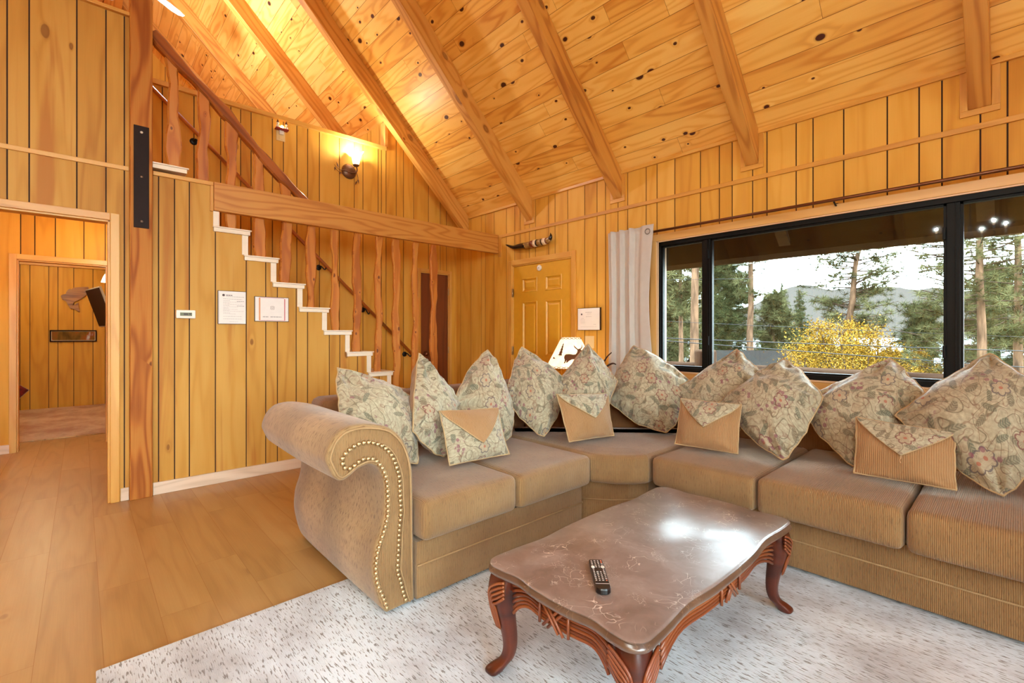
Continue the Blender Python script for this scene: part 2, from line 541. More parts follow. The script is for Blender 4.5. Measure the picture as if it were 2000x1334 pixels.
def floral():
    n = NT('floral_tapestry')
    p = n.uv()
    wv = n.node('ShaderNodeTexNoise'); n.put(wv.inputs['Vector'], p); wv.inputs['Scale'].default_value = 5.0; wv.inputs['Detail'].default_value = 1.0
    pw = n.vmath('ADD', p, n.vmath('MULTIPLY', n.vmath('SUBTRACT', wv.outputs['Color'], (0.5, 0.5, 0.5)), (0.10, 0.10, 0.0)))
    base_n = n.noise(p, 60.0, 3.0, 0.6)
    c = n.ramp(base_n, [(0.3, lin(146, 134, 110)), (0.7, lin(184, 172, 144))])
    # curling vines: contour lines of a smooth noise
    f1 = n.noise(pw, 7.0, 1.0, 0.4)
    fr = n.math('FRACT', n.math('MULTIPLY', f1, 9.0))
    line = n.maprange(n.math('ABSOLUTE', n.math('SUBTRACT', fr, 0.5)), 0.07, 0.02)
    c = n.mix(n.math('MULTIPLY', line, 0.7), c, lin(96, 84, 62))
    f2 = n.noise(n.vmath('ADD', pw, (7.0, 3.0, 0.0)), 16.0, 1.0, 0.4)
    fr2 = n.math('FRACT', n.math('MULTIPLY', f2, 6.0))
    line2 = n.maprange(n.math('ABSOLUTE', n.math('SUBTRACT', fr2, 0.5)), 0.10, 0.03)
    c = n.mix(n.math('MULTIPLY', line2, 0.5), c, lin(116, 74, 56))
    # feathery leaves
    lv = n.voro(pw, 15.0)
    lc = n.sep(lv.outputs['Color'])
    loc = n.sep(n.vmath('SUBTRACT', n.vmath('MULTIPLY', pw, (15.0, 15.0, 0.0)), n.vmath('MULTIPLY', lv.outputs['Position'], (15.0, 15.0, 0.0))))
    ang = n.math('MULTIPLY', lc[2], 6.283)
    ca, sa = n.math('COSINE', ang), n.math('SINE', ang)
    lx = n.math('ADD', n.math('MULTIPLY', loc[0], ca), n.math('MULTIPLY', loc[1], sa))
    ly = n.math('SUBTRACT', n.math('MULTIPLY', loc[1], ca), n.math('MULTIPLY', loc[0], sa))
    el = n.math('ADD', n.math('POWER', n.math('DIVIDE', lx, 0.55), 2.0), n.math('POWER', n.math('DIVIDE', ly, 0.2), 2.0))
    leaf = n.math('MULTIPLY', n.maprange(el, 1.1, 0.7), n.math('LESS_THAN', lc[0], 0.62))
    vein = n.math('MULTIPLY_ADD', n.math('SINE', n.math('MULTIPLY', n.math('ADD', lx, n.math('ABSOLUTE', ly)), 38.0)), 0.5, 0.5)
    c = n.mix(n.math('MULTIPLY', leaf, n.math('MULTIPLY_ADD', vein, 0.45, 0.4)), c, n.ramp(lc[1], [(0.2, lin(84, 90, 74)), (0.8, lin(104, 92, 72))]))
    # flowers
    fv = n.voro(p, 8.0, rand=0.9)
    fc = n.sep(fv.outputs['Color'])
    fl = n.sep(n.vmath('SUBTRACT', n.vmath('MULTIPLY', p, (8.0, 8.0, 0.0)), n.vmath('MULTIPLY', fv.outputs['Position'], (8.0, 8.0, 0.0))))
    r = fv.outputs['Distance']
    a = n.math('ARCTAN2', fl[1], fl[0])
    pet = n.math('MULTIPLY_ADD', n.math('ABSOLUTE', n.math('COSINE', n.math('MULTIPLY', a, 3.0))), 0.09, 0.20)
    on = n.math('LESS_THAN', fc[0], 0.42)
    inside = n.math('MULTIPLY', n.maprange(n.math('SUBTRACT', r, pet), 0.01, -0.01), on)
    rim = n.math('MULTIPLY', n.maprange(n.math('ABSOLUTE', n.math('SUBTRACT', r, pet)), 0.035, 0.015), on)
    rays = n.math('MULTIPLY_ADD', n.math('SINE', n.math('MULTIPLY', a, 24.0)), 0.5, 0.5)
    fcol = n.mix(n.math('MULTIPLY', rays, 0.4), lin(178, 160, 130), lin(112, 84, 76))
    c = n.mix(n.math('MULTIPLY', inside, 0.7), c, fcol)
    rimc = n.ramp(fc[2], [(0.45, lin(112, 54, 52)), (0.55, lin(88, 76, 80))])
    c = n.mix(n.math('MULTIPLY', rim, 0.8), c, rimc)
    c = n.mix(n.math('MULTIPLY', n.math('MULTIPLY', n.maprange(r, 0.07, 0.05), on), 0.8), c, lin(160, 84, 60))
    # little berry clusters
    bv = n.voro(p, 34.0)
    bc = n.sep(bv.outputs['Color'])
    berry = n.math('MULTIPLY', n.maprange(bv.outputs['Distance'], 0.36, 0.28), n.math('MULTIPLY', n.math('LESS_THAN', bc[0], 0.5), n.maprange(n.noise(p, 9.0, 1.0), 0.58, 0.64)))
    c = n.mix(n.math('MULTIPLY', berry, 0.75), c, lin(128, 74, 86))
    weave = n.noise(p, 420.0, 1.0)
    n.bsdf(c, 0.7, normal=n.bump(n.math('ADD', weave, n.math('MULTIPLY', line, 0.6)), 0.35, 0.002), spec=0.3, sheen=0.3)
    return n.m


M_FLORAL = floral()


def marble(name='brown_marble', k=(1.0, 1.0, 1.0)):
    n = NT(name)
    p = n.obj()
    d = n.node('ShaderNodeTexNoise'); n.put(d.inputs['Vector'], p); d.inputs['Scale'].default_value = 6.0; d.inputs['Detail'].default_value = 3.0
    pw = n.vmath('ADD', p, n.vmath('MULTIPLY', n.vmath('SUBTRACT', d.outputs['Color'], (0.5, 0.5, 0.5)), (0.28, 0.28, 0.28)))
    m = n.noise(pw, 5.0, 5.0, 0.6)
    c = n.ramp(m, [(0.25, lin(100, 78, 68)), (0.5, lin(132, 108, 98)), (0.75, lin(158, 136, 126))])
    vo = n.voro(pw, 17.0, 'DISTANCE_TO_EDGE', '3D')
    gate = n.maprange(n.noise(p, 8.0, 2.0), 0.52, 0.66)
    vein = n.math('MULTIPLY', n.maprange(vo.outputs['Distance'], 0.020, 0.004), gate)
    c = n.mix(n.math('MULTIPLY', vein, 0.8), c, lin(222, 198, 182))
    vo2 = n.voro(n.vmath('ADD', pw, (3.0, 1.0, 0.0)), 48.0, 'DISTANCE_TO_EDGE', '3D')
    gate2 = n.maprange(n.noise(n.vmath('ADD', p, (5.0, 5.0, 0.0)), 13.0, 2.0), 0.56, 0.66)
    c = n.mix(n.math('MULTIPLY', n.math('MULTIPLY', n.maprange(vo2.outputs['Distance'], 0.035, 0.008), gate2), 0.55), c, lin(230, 210, 196))
    c = n.mix(1.0, c, tuple(k) + (1,), 'MULTIPLY')
    n.bsdf(c, 0.28, spec=0.8, coat=0.6, coat_r=0.2)
    return n.m


M_MARBLE = marble(k=(0.94, 1.0, 1.05))
M_MARBLE_E = marble('marble_edge', (0.45, 0.36, 0.28))  # darker copy of the marble; the edge's dark reflection is painted in
M_CHERRY = wood('cherry_carved', (56, 15, 4), (86, 31, 9), (109, 47, 18), ring=6, rs=0.3, fs=0.2, ps=0.4, rough=0.38, coat=0.2)
M_REED = wood('reed_cherry', (87, 35, 13), (125, 60, 26), (149, 82, 40), ring=6, rs=0.2, fs=0.2, ps=0.5, rough=0.4, coat=0.15)


def rug_mat(name, A, B, S, streak=0.75, sx=95.0, sy=8.0):
    n = NT(name)
    x = n.sep(n.obj())
    X, Y = x[0], x[1]
    wob = n.noise(n.comb(n.math('MULTIPLY', X, 6.0), n.math('MULTIPLY', Y, 6.0)), 1.0, 2.0)
    s1 = n.noise(n.comb(n.math('MULTIPLY_ADD', wob, 0.7, n.math('MULTIPLY', X, sx)), n.math('MULTIPLY', Y, sy)), 1.0, 2.0, 0.55)
    pt = n.noise(n.comb(n.math('MULTIPLY', X, 2.6), n.math('MULTIPLY', Y, 1.7), 5.0), 1.0, 4.0, 0.6)
    c = n.ramp(pt, [(0.40, lin(*A)), (0.62, lin(*B))])
    c = n.mix(n.math('MULTIPLY', n.maprange(s1, 0.57, 0.63), streak), c, lin(*S))
    c = n.mix(n.math('MULTIPLY', n.maprange(s1, 0.42, 0.30), 0.15), c, lin(236, 232, 226))
    n.bsdf(c, 0.95, normal=n.bump(s1, 0.6, 0.006), spec=0.15, sheen=0.2)
    return n.m


M_RUG = rug_mat('rug_distressed', (226, 235, 243), (184, 184, 188), (120, 112, 108), 0.85, 175.0, 24.0)
M_RUG2 = rug_mat('rug_bedroom', (206, 168, 118), (170, 118, 64), (130, 84, 46), 0.4, 20.0, 60.0)
M_CURT = plain('curtain_linen', (195, 187, 179), 0.85, var=0.03)
M_RBLACK = plain('remote_black', (22, 14, 14), 0.3)
M_RBTN = plain('remote_button_grey', (176, 160, 152), 0.4)
M_RBTNW = plain('remote_button_white', (232, 220, 210), 0.4)
M_RBTNO = plain('remote_button_red', (214, 110, 70), 0.4)
M_HORNB = plain('horn_black', (30, 18, 14), 0.2)
M_HORNT = plain('horn_amber', (150, 112, 60), 0.25, var=0.4)
M_HORNC = plain('horn_cream', (236, 208, 170), 0.4)
M_HORNR = plain('horn_red', (120, 50, 22), 0.3)
M_SCON = plain('sconce_bronze', (120, 84, 62), 0.4, metal=0.5)
M_FISH = wood('fish_wood', (120, 70, 20), (156, 98, 32), (180, 122, 50), ring=12, rs=0.4, rough=0.4)
M_TV = plain('tv_black', (30, 10, 10), 0.6, spec=0.1)
M_TVS = plain('tv_silver', (190, 186, 180), 0.35, metal=0.5)
M_ANT = plain('antler_dark', (52, 26, 16), 0.5)
M_PIC = None


def art_mat():
    n = NT('landscape_print')
    x = n.sep(n.obj())
    s = n.noise(n.comb(n.math('MULTIPLY', x[0], 9.0), 0.0, n.math('MULTIPLY', x[2], 4.0)), 1.0, 3.0)
    n.bsdf(n.ramp(s, [(0.3, lin(70, 52, 24)), (0.5, lin(130, 92, 40)), (0.62, lin(150, 84, 40)), (0.75, lin(190, 190, 190))]), 0.8, spec=0.1)
    return n.m


M_PIC = art_mat()

# ---------------------------------------------------------------- the room shell
RIDGE_X, RIDGE_Z = 0.34, 2.81 + XW - 0.34


def ceil_z(x):
    return RIDGE_Z - abs(x - RIDGE_X)


def fill(gr, lo, hi, seed):
    r = random.Random(seed)
    g = sorted(gr)
    out = list(g)
    steps = [0.10, 0.16, 0.2, 0.235, 0.1, 0.27]
    a = g[0] if g else (lo + hi) / 2
    while a > lo:
        a -= r.choice(steps); out.append(a)
    a = g[-1] if g else (lo + hi) / 2
    while a < hi:
        a += r.choice(steps); out.append(a)
    return sorted(x for x in out if lo + 0.01 < x < hi - 0.01)


def panel(name, axis, a, s0, s1, zb, zt, holes=(), grooves=(), gw=0.008, di=1, slab=0.09, mats=None, extra=()):
    mb = MB()
    fz = zt if callable(zt) else (lambda s: zt)
    fb = zb if callable(zb) else (lambda s: zb)

    def P(s, z, d):
        return (a + di * d, s, z) if axis == 'x' else (s, a + di * d, z)
    cuts = {s0, s1}
    for h in holes:
        cuts |= {min(max(h[0], s0), s1), min(max(h[1], s0), s1)}
    for e in extra:
        cuts.add(e)
    gcuts = set(cuts)
    for g in grooves:
        gcuts |= {g - gw / 2, g + gw / 2}

    def spans(sa, sb):
        m = (sa + sb) / 2
        iv = [(None, None)]
        cur = [('b', 't')]
        hs = sorted([(h[2], h[3]) for h in holes if h[0] - 1e-6 <= m <= h[1] + 1e-6])
        res = []
        lo = None
        for z0, z1 in hs:
            res.append((lo, z0)); lo = z1
        res.append((lo, None))
        return res
    cs = sorted(c for c in gcuts if s0 - 1e-9 <= c <= s1 + 1e-9)
    gs = sorted(grooves)
    flip = (axis == 'x') == (di > 0)
    for sa, sb in zip(cs[:-1], cs[1:]):
        if sb - sa < 1e-5:
            continue
        m = (sa + sb) / 2
        isg = any(abs(m - g) < gw / 2 for g in gs)
        k = sum(1 for g in gs if g < m)
        rr = random.Random(hash((name.__len__(), k)) + 13 * len(gs))
        off = (rr.uniform(0, 60), rr.uniform(0, 60)); tone = rr.random()
        for lo, hi in spans(sa, sb):
            za, zb2 = (fb(sa + 1e-6), fb(sb - 1e-6)) if lo is None else (lo, lo)
            zc, zd = (fz(sa + 1e-6), fz(sb - 1e-6)) if hi is None else (hi, hi)
            if zc - za < 1e-4 and zd - zb2 < 1e-4:
                continue
            d = 0.006 if isg else 0.0
            q = [P(sa, za, d), P(sb, zb2, d), P(sb, zd, d), P(sa, zc, d)]
            uvs = [(za + off[0], sa + off[1]), (zb2 + off[0], sb + off[1]), (zd + off[0], sb + off[1]), (zc + off[0], sa + off[1])]
            if flip:
                q = q[::-1]; uvs = uvs[::-1]
            mb.add(q, [(0, 1, 2, 3)], 1 if isg else 0, tone=tone, uvs=uvs)
    cs = sorted(c for c in cuts if s0 - 1e-9 <= c <= s1 + 1e-9)
    for sa, sb in zip(cs[:-1], cs[1:]):
        if sb - sa < 1e-5:
            continue
        for lo, hi in spans(sa, sb):
            za, zb2 = (fb(sa + 1e-6), fb(sb - 1e-6)) if lo is None else (lo, lo)
            zc, zd = (fz(sa + 1e-6), fz(sb - 1e-6)) if hi is None else (hi, hi)
            if zc - za < 1e-4 and zd - zb2 < 1e-4:
                continue
            q = [P(sa, za, 0.007), P(sb, zb2, 0.007), P(sb, zd, 0.007), P(sa, zc, 0.007), P(sa, za, slab), P(sb, zb2, slab), P(sb, zd, slab), P(sa, zc, slab)]
            mb.add(q, [(3, 2, 1, 0), (4, 5, 6, 7), (0, 1, 5, 4), (2, 3, 7, 6), (1, 2, 6, 5), (3, 0, 4, 7)], 2)
    o = mb.build(name, mats or [M_PANEL, M_GROOVE, M_WALLB])
    tag(o, kind='structure')
    return o


# floor -------------------------------------------------------------
mb = MB()
x = -3.2; k = 0
while x < XW:
    w = 0.192
    y = -3.2 + rnd.uniform(0, 1.2) - 1.2
    while y < 10.8:
        L = 1.22
        x1 = min(x + w - 0.0015, XW); ya = max(y, -3.2); yb = min(y + L - 0.0015, 10.8)
        if yb > ya:
            mb.add([(x, ya, 0), (x1, ya, 0), (x1, yb, 0), (x, yb, 0)], [(0, 1, 2, 3)], 0, g=(0, 1, 0))
        y += L
    x += w; k += 1
mb.box(-3.25, XW + 0.1, -3.25, 10.9, -0.12, -0.0015, mat=1)
tag(mb.build('floor', [M_FLOOR, M_FGAP]), kind='structure')

# ceiling boards ------------------------------------------------------
for side in (1, -1):
    mb = MB()
    run = (XW - RIDGE_X) if side > 0 else (RIDGE_X + 3.2)
    n = int(run * math.sqrt(2) / 0.143)
    hw = run / n
    for i in range(n):
        xa = RIDGE_X + side * i * hw; xb = RIDGE_X + side * (i + 1) * hw
        ga = 0.0022
        y = -3.2 - rnd.uniform(0, 2)
        while y < 9.6:
            L = rnd.choice([2.4, 3.66, 3.0, 4.2])
            ya, yb = max(y, -3.2), min(y + L - 0.002, 9.6)
            if yb > ya:
                xa2 = xa + side * ga; q = [(xa2, ya, ceil_z(xa2)), (xb, ya, ceil_z(xb)), (xb, yb, ceil_z(xb)), (xa2, yb, ceil_z(xa2))]
                mb.add(q if side < 0 else q[::-1], [(0, 1, 2, 3)], 0, g=(0, 1, 0))
            y += L
    e = 0.004
    x0, x1 = RIDGE_X, RIDGE_X + side * run
    pr = [(x0, RIDGE_Z + e), (x1, ceil_z(x1) + e), (x1, ceil_z(x1) + 0.16), (x0, RIDGE_Z + 0.16)]
    mb.prism(pr, -3.3, 9.7, 'y', mat=1, g='y')
    tag(mb.build('ceiling', [M_CEIL, M_GAP]), kind='structure')

# window wall ----------------------------------------------------------
GW = [5.011, 4.791, 4.707, 4.532, 4.298, 4.15, 4.051, 3.894, 3.794, 3.588, 3.491, 3.306, 3.075, 2.917, 2.811, 2.664, 2.553, 2.353, 2.242, 2.067, 1.834, 1.674, 1.571, 1.414, 1.31, 1.111, 1.003, 0.819, 0.582, 0.424, 0.318, 0.152, 0.043]
WY0, WY1, WZ0, WZ1 = -0.19, 2.241, 0.885, 2.066
panel('wall_right', 'x', XW, -3.2, YB, 0, 2.812, holes=[(WY0, WY1, WZ0, WZ1), (3.25, 4.19, 0.0, 2.052)], grooves=fill(GW, -3.2, YB, 3), slab=0.14, mats=[M_PANEL_W, M_GROOVE, M_WALLB])
# stair wall, with the doorway and the stepped edge under the treads
RUN, RISE, X0T, Z0T = 0.2235, 0.212, 0.795, 2.108
TT = 0.045


def stair_top(s):
    if s < 0.402:
        return 3.565
    if s < X0T:
        return 2.445
    k = int((s - X0T) / RUN)
    return max(Z0T - RISE * k - TT, 0.0) if k < 10 else 0.0


GS = [0.538, 0.634, 0.811, 1.037, 1.189, 1.284, 1.443, 1.543, 1.745, 1.847, 2.026, 2.26, 2.429]
GL = [-0.252, -0.02, 0.134, 0.236]
panel('wall_stair', 'y', YS, -3.2, 3.0, 0, stair_top, holes=[(-0.80, 0.157, 0.0, 2.048)],
      grooves=fill(GL, -3.2, 0.26, 5) + fill(GS, 0.42, 2.9, 6), mats=[M_PANEL_S, M_GROOVE, M_WALLB], slab=0.07,
      extra=[0.402] + [X0T + RUN * k for k in range(10)])
# wall behind the stairs
GB = [0.552, 0.796, 1.016, 1.104, 1.191, 1.286, 1.488, 1.597, 1.735, 1.849, 1.978, 2.206, 2.385, 2.494, 2.69, 2.733, 2.796, 2.937, 3.039, 3.188, 3.414, 3.601, 3.702, 4.037, 4.128, 4.308, 4.385, 4.564]
panel('wall_back', 'y', YB, -3.2, XW, 0, lambda s: 3.50 if s < 2.79 else ceil_z(s), holes=[(3.285, 3.745, 0.0, 2.045), (-3.2, 0.3, 0.0, 2.47)],
      grooves=fill(GB, -3.2, XW, 8), extra=[2.79], mats=[M_PANEL_W, M_GROOVE, M_WALLB])
# recess over the stairs
panel('wall_recess', 'x', 2.79, YB + 0.09, 9.6, 2.5, 3.888, grooves=fill([], YB, 9.6, 9), slab=0.06)
panel('wall_gable', 'y', 9.6, -3.2, XW, 2.47, lambda s: ceil_z(s), grooves=fill([], -3.2, XW, 10), extra=[RIDGE_X])
# rest of the room behind the photographer, with its own daylight windows
panel('wall_left', 'x', -3.2, -3.2, 9.6, 0, 2.79, grooves=fill([], -3.2, 9.6, 11), di=-1)
panel('wall_rear', 'y', -3.2, -3.2, XW, 0, lambda s: ceil_z(s), holes=[(-2.2, 1.1, 0.6, 2.2), (-0.5, 1.2, 2.7, 4.2)], grooves=fill([], -3.2, XW, 12), di=-1, extra=[RIDGE_X])
# hall and bedroom beyond the doorway
panel('wall_hall', 'y', 7.007, -1.7, 0.5, 0, 2.47, holes=[(-0.486, 0.222, 0.0, 1.995)], grooves=fill([-0.457, -0.354, -0.2, 0.026, 0.204], -1.7, 0.5, 13), slab=0.10)
panel('wall_hall_right', 'x', 0.33, YS + 0.07, 7.007, 0, 2.47, grooves=fill([], YS, 7.0, 14), slab=0.06)
panel('wall_hall_left', 'x', -1.7, YS + 0.07, 7.007, 0, 2.47, grooves=fill([], YS, 7.0, 15), di=-1, slab=0.06)
panel('wall_bedroom', 'y', 10.754, -2.2, 0.8, 0, 2.47, grooves=fill([-0.709, -0.599, -0.385, -0.276, -0.086, 0.154, 0.313], -2.2, 0.8, 16), mats=[M_PANEL, M_GROOVE, M_WALLB])
panel('wall_bedroom_right', 'x', 0.56, 7.107, 10.754, 0, 2.47, grooves=fill([], 7.1, 10.7, 17), slab=0.06)
panel('wall_bedroom_left', 'x', -2.2, 7.107, 10.754, 0, 2.47, grooves=fill([], 7.1, 10.7, 18), di=-1, slab=0.06)
# loft floor over the hall
mb = MB()
mb.box(-3.2, 0.40, YS + 0.075, YB, 2.47, 2.53, g='y')
mb.box(-3.2, 2.79, YB + 0.09, 10.85, 2.47, 2.53, g='y')
mb.box(-3.2, 0.40, YB, YB + 0.09, 2.47, 2.53, g='y')
tag(mb.build('ceiling_hall', [M_CEIL]), kind='structure')


# trims ------------------------------------------------------------------
def trim(name, x0, x1, y0, y1, z0, z1, g='x', m=None):
    mb = MB()
    mb.bevbox(x0, x1, y0, y1, z0, z1, 0.003, g=g)
    return tag(mb.build(name, [m or M_TRIM]), kind='structure')


trim('trim_1', XW - 0.018, XW + 0.003, -3.2, YB, 2.776, 2.806, 'y')            # under the ceiling
trim('trim_2', XW - 0.014, XW + 0.003, -3.2, YS - 0.04, 2.424, 2.458, 'y')      # mid rail
trim('trim_3', -3.2, 0.262, YS - 0.012, YS + 0.003, 2.428, 2.460, 'x')
trim('trim_4', -3.2, 0.270, YS - 0.03, YS + 0.10, 3.565, 3.592, 'x')
trim('trim_5', 0.402, X0T, YS - 0.014, YS + 0.08, 2.432, 2.464, 'x')
trim('trim_6', X0T - 0.022, X0T, YS - 0.014, YS + 0.01, 2.225, 2.432, 'z')
trim('trim_7', -3.2, 2.79, YB - 0.03, YB + 0.12, 3.50, 3.545, 'x')              # ledge of the recess
trim('trim_8', 2.775, 2.815, YB - 0.012, YB + 0.10, 3.545, 3.86, 'z')
trim('trim_9', YS and XW - 0.012, XW + 0.003, YS - 0.075, YS - 0.045 + 0.02, 2.19, 2.44, 'z')
trim('baseboard_stair', 0.402, 3.0, YS - 0.014, YS + 0.003, 0, 0.094, 'x', M_BASE)
trim('baseboard_jamb', 0.214, 0.262, YS - 0.014, YS + 0.003, 0, 0.094, 'x', M_BASE)
trim('baseboard_right', XW - 0.014, XW + 0.003, -3.2, 3.19, 0, 0.094, 'y', M_BASE)
trim('baseboard_back', 2.9, 3.24, YB - 0.014, YB + 0.003, 0, 0.094, 'x', M_BASE)
trim('baseboard_hall', -1.7, -0.535, 7.007 - 0.014, 7.01, 0, 0.09, 'x', M_BASE)
trim('trim_10', -2.2, 0.56, 10.68, 10.752, 2.325, 2.47, 'x', M_RAFT)            # beam in the bedroom
# doorway casings (the opening in the stair wall and the one at the end of the hall)


def casing(name, axis, a, s0, s1, zt, w, th=0.014, depth=0.10, m=None, room=-1):
    mb = MB()
    def bx(sa, sb, da, db, z0, z1, g):
        if axis == 'y':
            mb.bevbox(sa, sb, min(a + da, a + db), max(a + da, a + db), z0, z1, 0.003, g=g)
        else:
            mb.bevbox(min(a + da, a + db), max(a + da, a + db), sa, sb, z0, z1, 0.003, g=g)
    hg = 'x' if axis == 'y' else 'y'
    bx(s0 - w, s0, -th, 0.003, 0, zt + w, 'z'); bx(s1, s1 + w, -th, 0.003, 0, zt + w, 'z')
    bx(s0, s1, -th, 0.003, zt, zt + w, hg)
    bx(s0 - 0.001, s0 + 0.014, 0.0, depth, 0, zt, 'z'); bx(s1 - 0.014, s1 + 0.001, 0.0, depth, 0, zt, 'z')
    bx(s0, s1, 0.0, depth, zt - 0.014, zt + 0.001, hg)
    return tag(mb.build(name, [m or M_TRIM]), kind='structure')


casing('trim_doorway', 'y', YS, -0.80, 0.157, 2.048, 0.052)
casing('trim_hall_doorway', 'y', 7.007, -0.486, 0.222, 1.995, 0.055)
casing('trim_front_door', 'x', XW, 3.25, 4.19, 2.052, 0.06, depth=0.05)
casing('trim_stair_door', 'y', YB, 3.285, 3.745, 2.045, 0.04, depth=0.05)

# window casing and sill
mb = MB()
cz = 0.062
mb.bevbox(XW - 0.016, XW + 0.003, WY0 - cz, WY1 + cz, WZ1, WZ1 + cz, 0.003, g='y')
mb.bevbox(XW - 0.016, XW + 0.003, WY0 - cz, WY1 + cz, WZ0 - cz, WZ0, 0.003, g='y')
mb.bevbox(XW - 0.016, XW + 0.003, WY1, WY1 + cz, WZ0, WZ1, 0.003)
mb.bevbox(XW - 0.016, XW + 0.003, WY0 - cz, WY0, WZ0, WZ1, 0.003)
tag(mb.build('trim_window', [M_CASING]), kind='structure')
mb = MB()
j = 0.016
mb.box(XW - 0.010, XW + 0.14, WY0, WY1, WZ1 - j * 0.6, WZ1 + 0.001, g='y')
mb.box(XW - 0.024, XW + 0.14, WY0, WY1, WZ0 - 0.001, WZ0 + j * 0.6, g='y')
mb.box(XW - 0.010, XW + 0.14, WY1 - j, WY1 + 0.001, WZ0, WZ1)
mb.box(XW - 0.010, XW + 0.14, WY0 - 0.001, WY0 + j, WZ0, WZ1)
tag(mb.build('trim_window_jamb', [M_JAMB]), kind='structure')

# the window itself: black sliding frame, three lights
win = empty('window_1', (XW + 0.02, (WY0 + WY1) / 2, WZ0), kind='structure')
y0, y1, z0, z1 = WY0 + 0.012, WY1 - 0.003, WZ0 + 0.006, WZ1 - 0.004
fx0, fx1 = XW + 0.004, XW + 0.085
fw = 0.040
mb = MB()
mb.bevbox(fx0, fx1, y0, y1, z1 - fw, z1, 0.003); mb.bevbox(fx0, fx1, y0, y1, z0, z0 + fw, 0.003)
mb.bevbox(fx0, fx1, y1 - fw * 0.75, y1, z0, z1, 0.003); mb.bevbox(fx0, fx1, y0, y0 + fw * 0.75, z0, z1, 0.003)
mb.build('window_frame', [M_BLACK], win)
for ya, yb in ((1.757, 1.816), (0.238, 0.299)):
    mb = MB()
    mb.bevbox(fx0 + 0.006, fx1 - 0.01, ya, yb, z0 + fw, z1 - fw, 0.003)
    mb.bevbox(fx0 - 0.002, fx0 + 0.012, ya + 0.018, ya + 0.022, z0 + fw, z1 - fw, 0.001)
    mb.build('mullion', [M_BLACK], win)
for ya, yb in ((1.816, y1 - fw * 0.75), (0.299, 1.757), (y0 + fw * 0.75, 0.238)):
    mb = MB()
    s = 0.014
    X0, X1 = fx0 + 0.016, fx0 + 0.05
    mb.box(X0, X1, ya, yb, z1 - fw - s, z1 - fw); mb.box(X0, X1, ya, yb, z0 + fw, z0 + fw + s)
    mb.box(X0, X1, ya, ya + s, z0 + fw, z1 - fw); mb.box(X0, X1, yb - s, yb, z0 + fw, z1 - fw)
    sash = mb.build('sash', [M_BLACK], win)
    mb = MB()
    mb.box(fx0 + 0.030, fx0 + 0.034, ya + s, yb - s, z0 + fw + s, z1 - fw - s)
    mb.build('pane', [M_GLASS], sash)
for yy, zz in ((1.762, 1.86), (1.762, 1.13), (0.302, 1.80), (0.302, 1.08)):
    mb = MB()
    mb.bevbox(fx0 - 0.012, fx0 + 0.01, yy, yy + 0.014, zz, zz + 0.075, 0.003)
    mb.build('latch', [M_BLACK], win)


def back_window(name, x0, x1, z0, z1, nx, nz):
    w = empty(name, ((x0 + x1) / 2, -3.2, z0), kind='structure')
    mb = MB()
    t = 0.06
    for i in range(nx + 1):
        c = x0 + (x1 - x0) * i / nx
        mb.bevbox(max(c - t / 2, x0), min(c + t / 2, x1), -3.29, -3.205, z0, z1, 0.003)
    for i in range(nz + 1):
        c = z0 + (z1 - z0) * i / nz
        mb.bevbox(x0, x1, -3.285, -3.21, max(c - t / 2, z0), min(c + t / 2, z1), 0.003, g='x')
    mb.build('window_frame', [M_BLACK], w)
    mb = MB(); mb.box(x0, x1, -3.25, -3.246, z0, z1); mb.build('pane', [M_GLASS], w)


back_window('window_2', -2.2, 1.1, 0.6, 2.2, 3, 1)
back_window('window_3', -0.5, 1.2, 2.7, 4.2, 2, 2)

# front door (mustard, six panels) in the window wall ----------------------
dr = empty('door_1', (XW, 3.72, 0.0), kind='structure')
mb = MB()
dy0, dy1, dzt = 3.266, 4.174, 2.036
dx = XW + 0.012
pan = []
for ya, yb in ((3.408, 3.646), (3.784, 4.023)):
    pan += [(ya, yb, 1.722, 1.880), (ya, yb, 0.975, 1.602), (ya, yb, 0.20, 0.84)]
cy_ = sorted({dy0, dy1} | {p[0] for p in pan} | {p[1] for p in pan})
cz_ = sorted({0.012, dzt} | {p[2] for p in pan} | {p[3] for p in pan})
for a, b in zip(cy_[:-1], cy_[1:]):
    for c, d in zip(cz_[:-1], cz_[1:]):
        if not any(p[0] <= (a + b) / 2 <= p[1] and p[2] <= (c + d) / 2 <= p[3] for p in pan):
            mb.box(dx, dx + 0.04, a, b, c, d, tone=0.5, off=(0, 0))
mb.build('door_slab', [M_DOORY], dr)
for p in pan:
    mb = MB()
    def ringp(i, xx):
        return [(xx, p[0] + i, p[2] + i), (xx, p[1] - i, p[2] + i), (xx, p[1] - i, p[3] - i), (xx, p[0] + i, p[3] - i)]
    mb.loft([ringp(-0.006, dx - 0.001), ringp(0.0, dx - 0.006), ringp(0.010, dx - 0.004), ringp(0.022, dx + 0.009), ringp(0.034, dx + 0.009), ringp(0.05, dx + 0.001)], cap0=False, smooth=False)
    o = mb.build('door_panel', [M_DOORY], dr); recalc(o)
for zz in (1.72, 1.02, 0.3):
    mb = MB(); mb.tube([(XW - 0.006, 4.183, zz - 0.05), (XW - 0.006, 4.183, zz + 0.05)], 0.008); mb.box(XW - 0.004, XW + 0.012, 4.176, 4.19, zz - 0.05, zz + 0.05)
    mb.build('hinge', [M_BRASS], dr)
mb = MB(); mb.lathe([(0.001, 0), (0.028, 0.0), (0.028, 0.006), (0.012, 0.012), (0.012, 0.03), (0.027, 0.04), (0.03, 0.055), (0.022, 0.068), (0.001, 0.072)], M=Matrix.Translation((dx, 3.33, 0.95)) @ Matrix.Rotation(-PI / 2, 4, 'Y'))
mb.build('door_knob', [M_BRASS], dr)
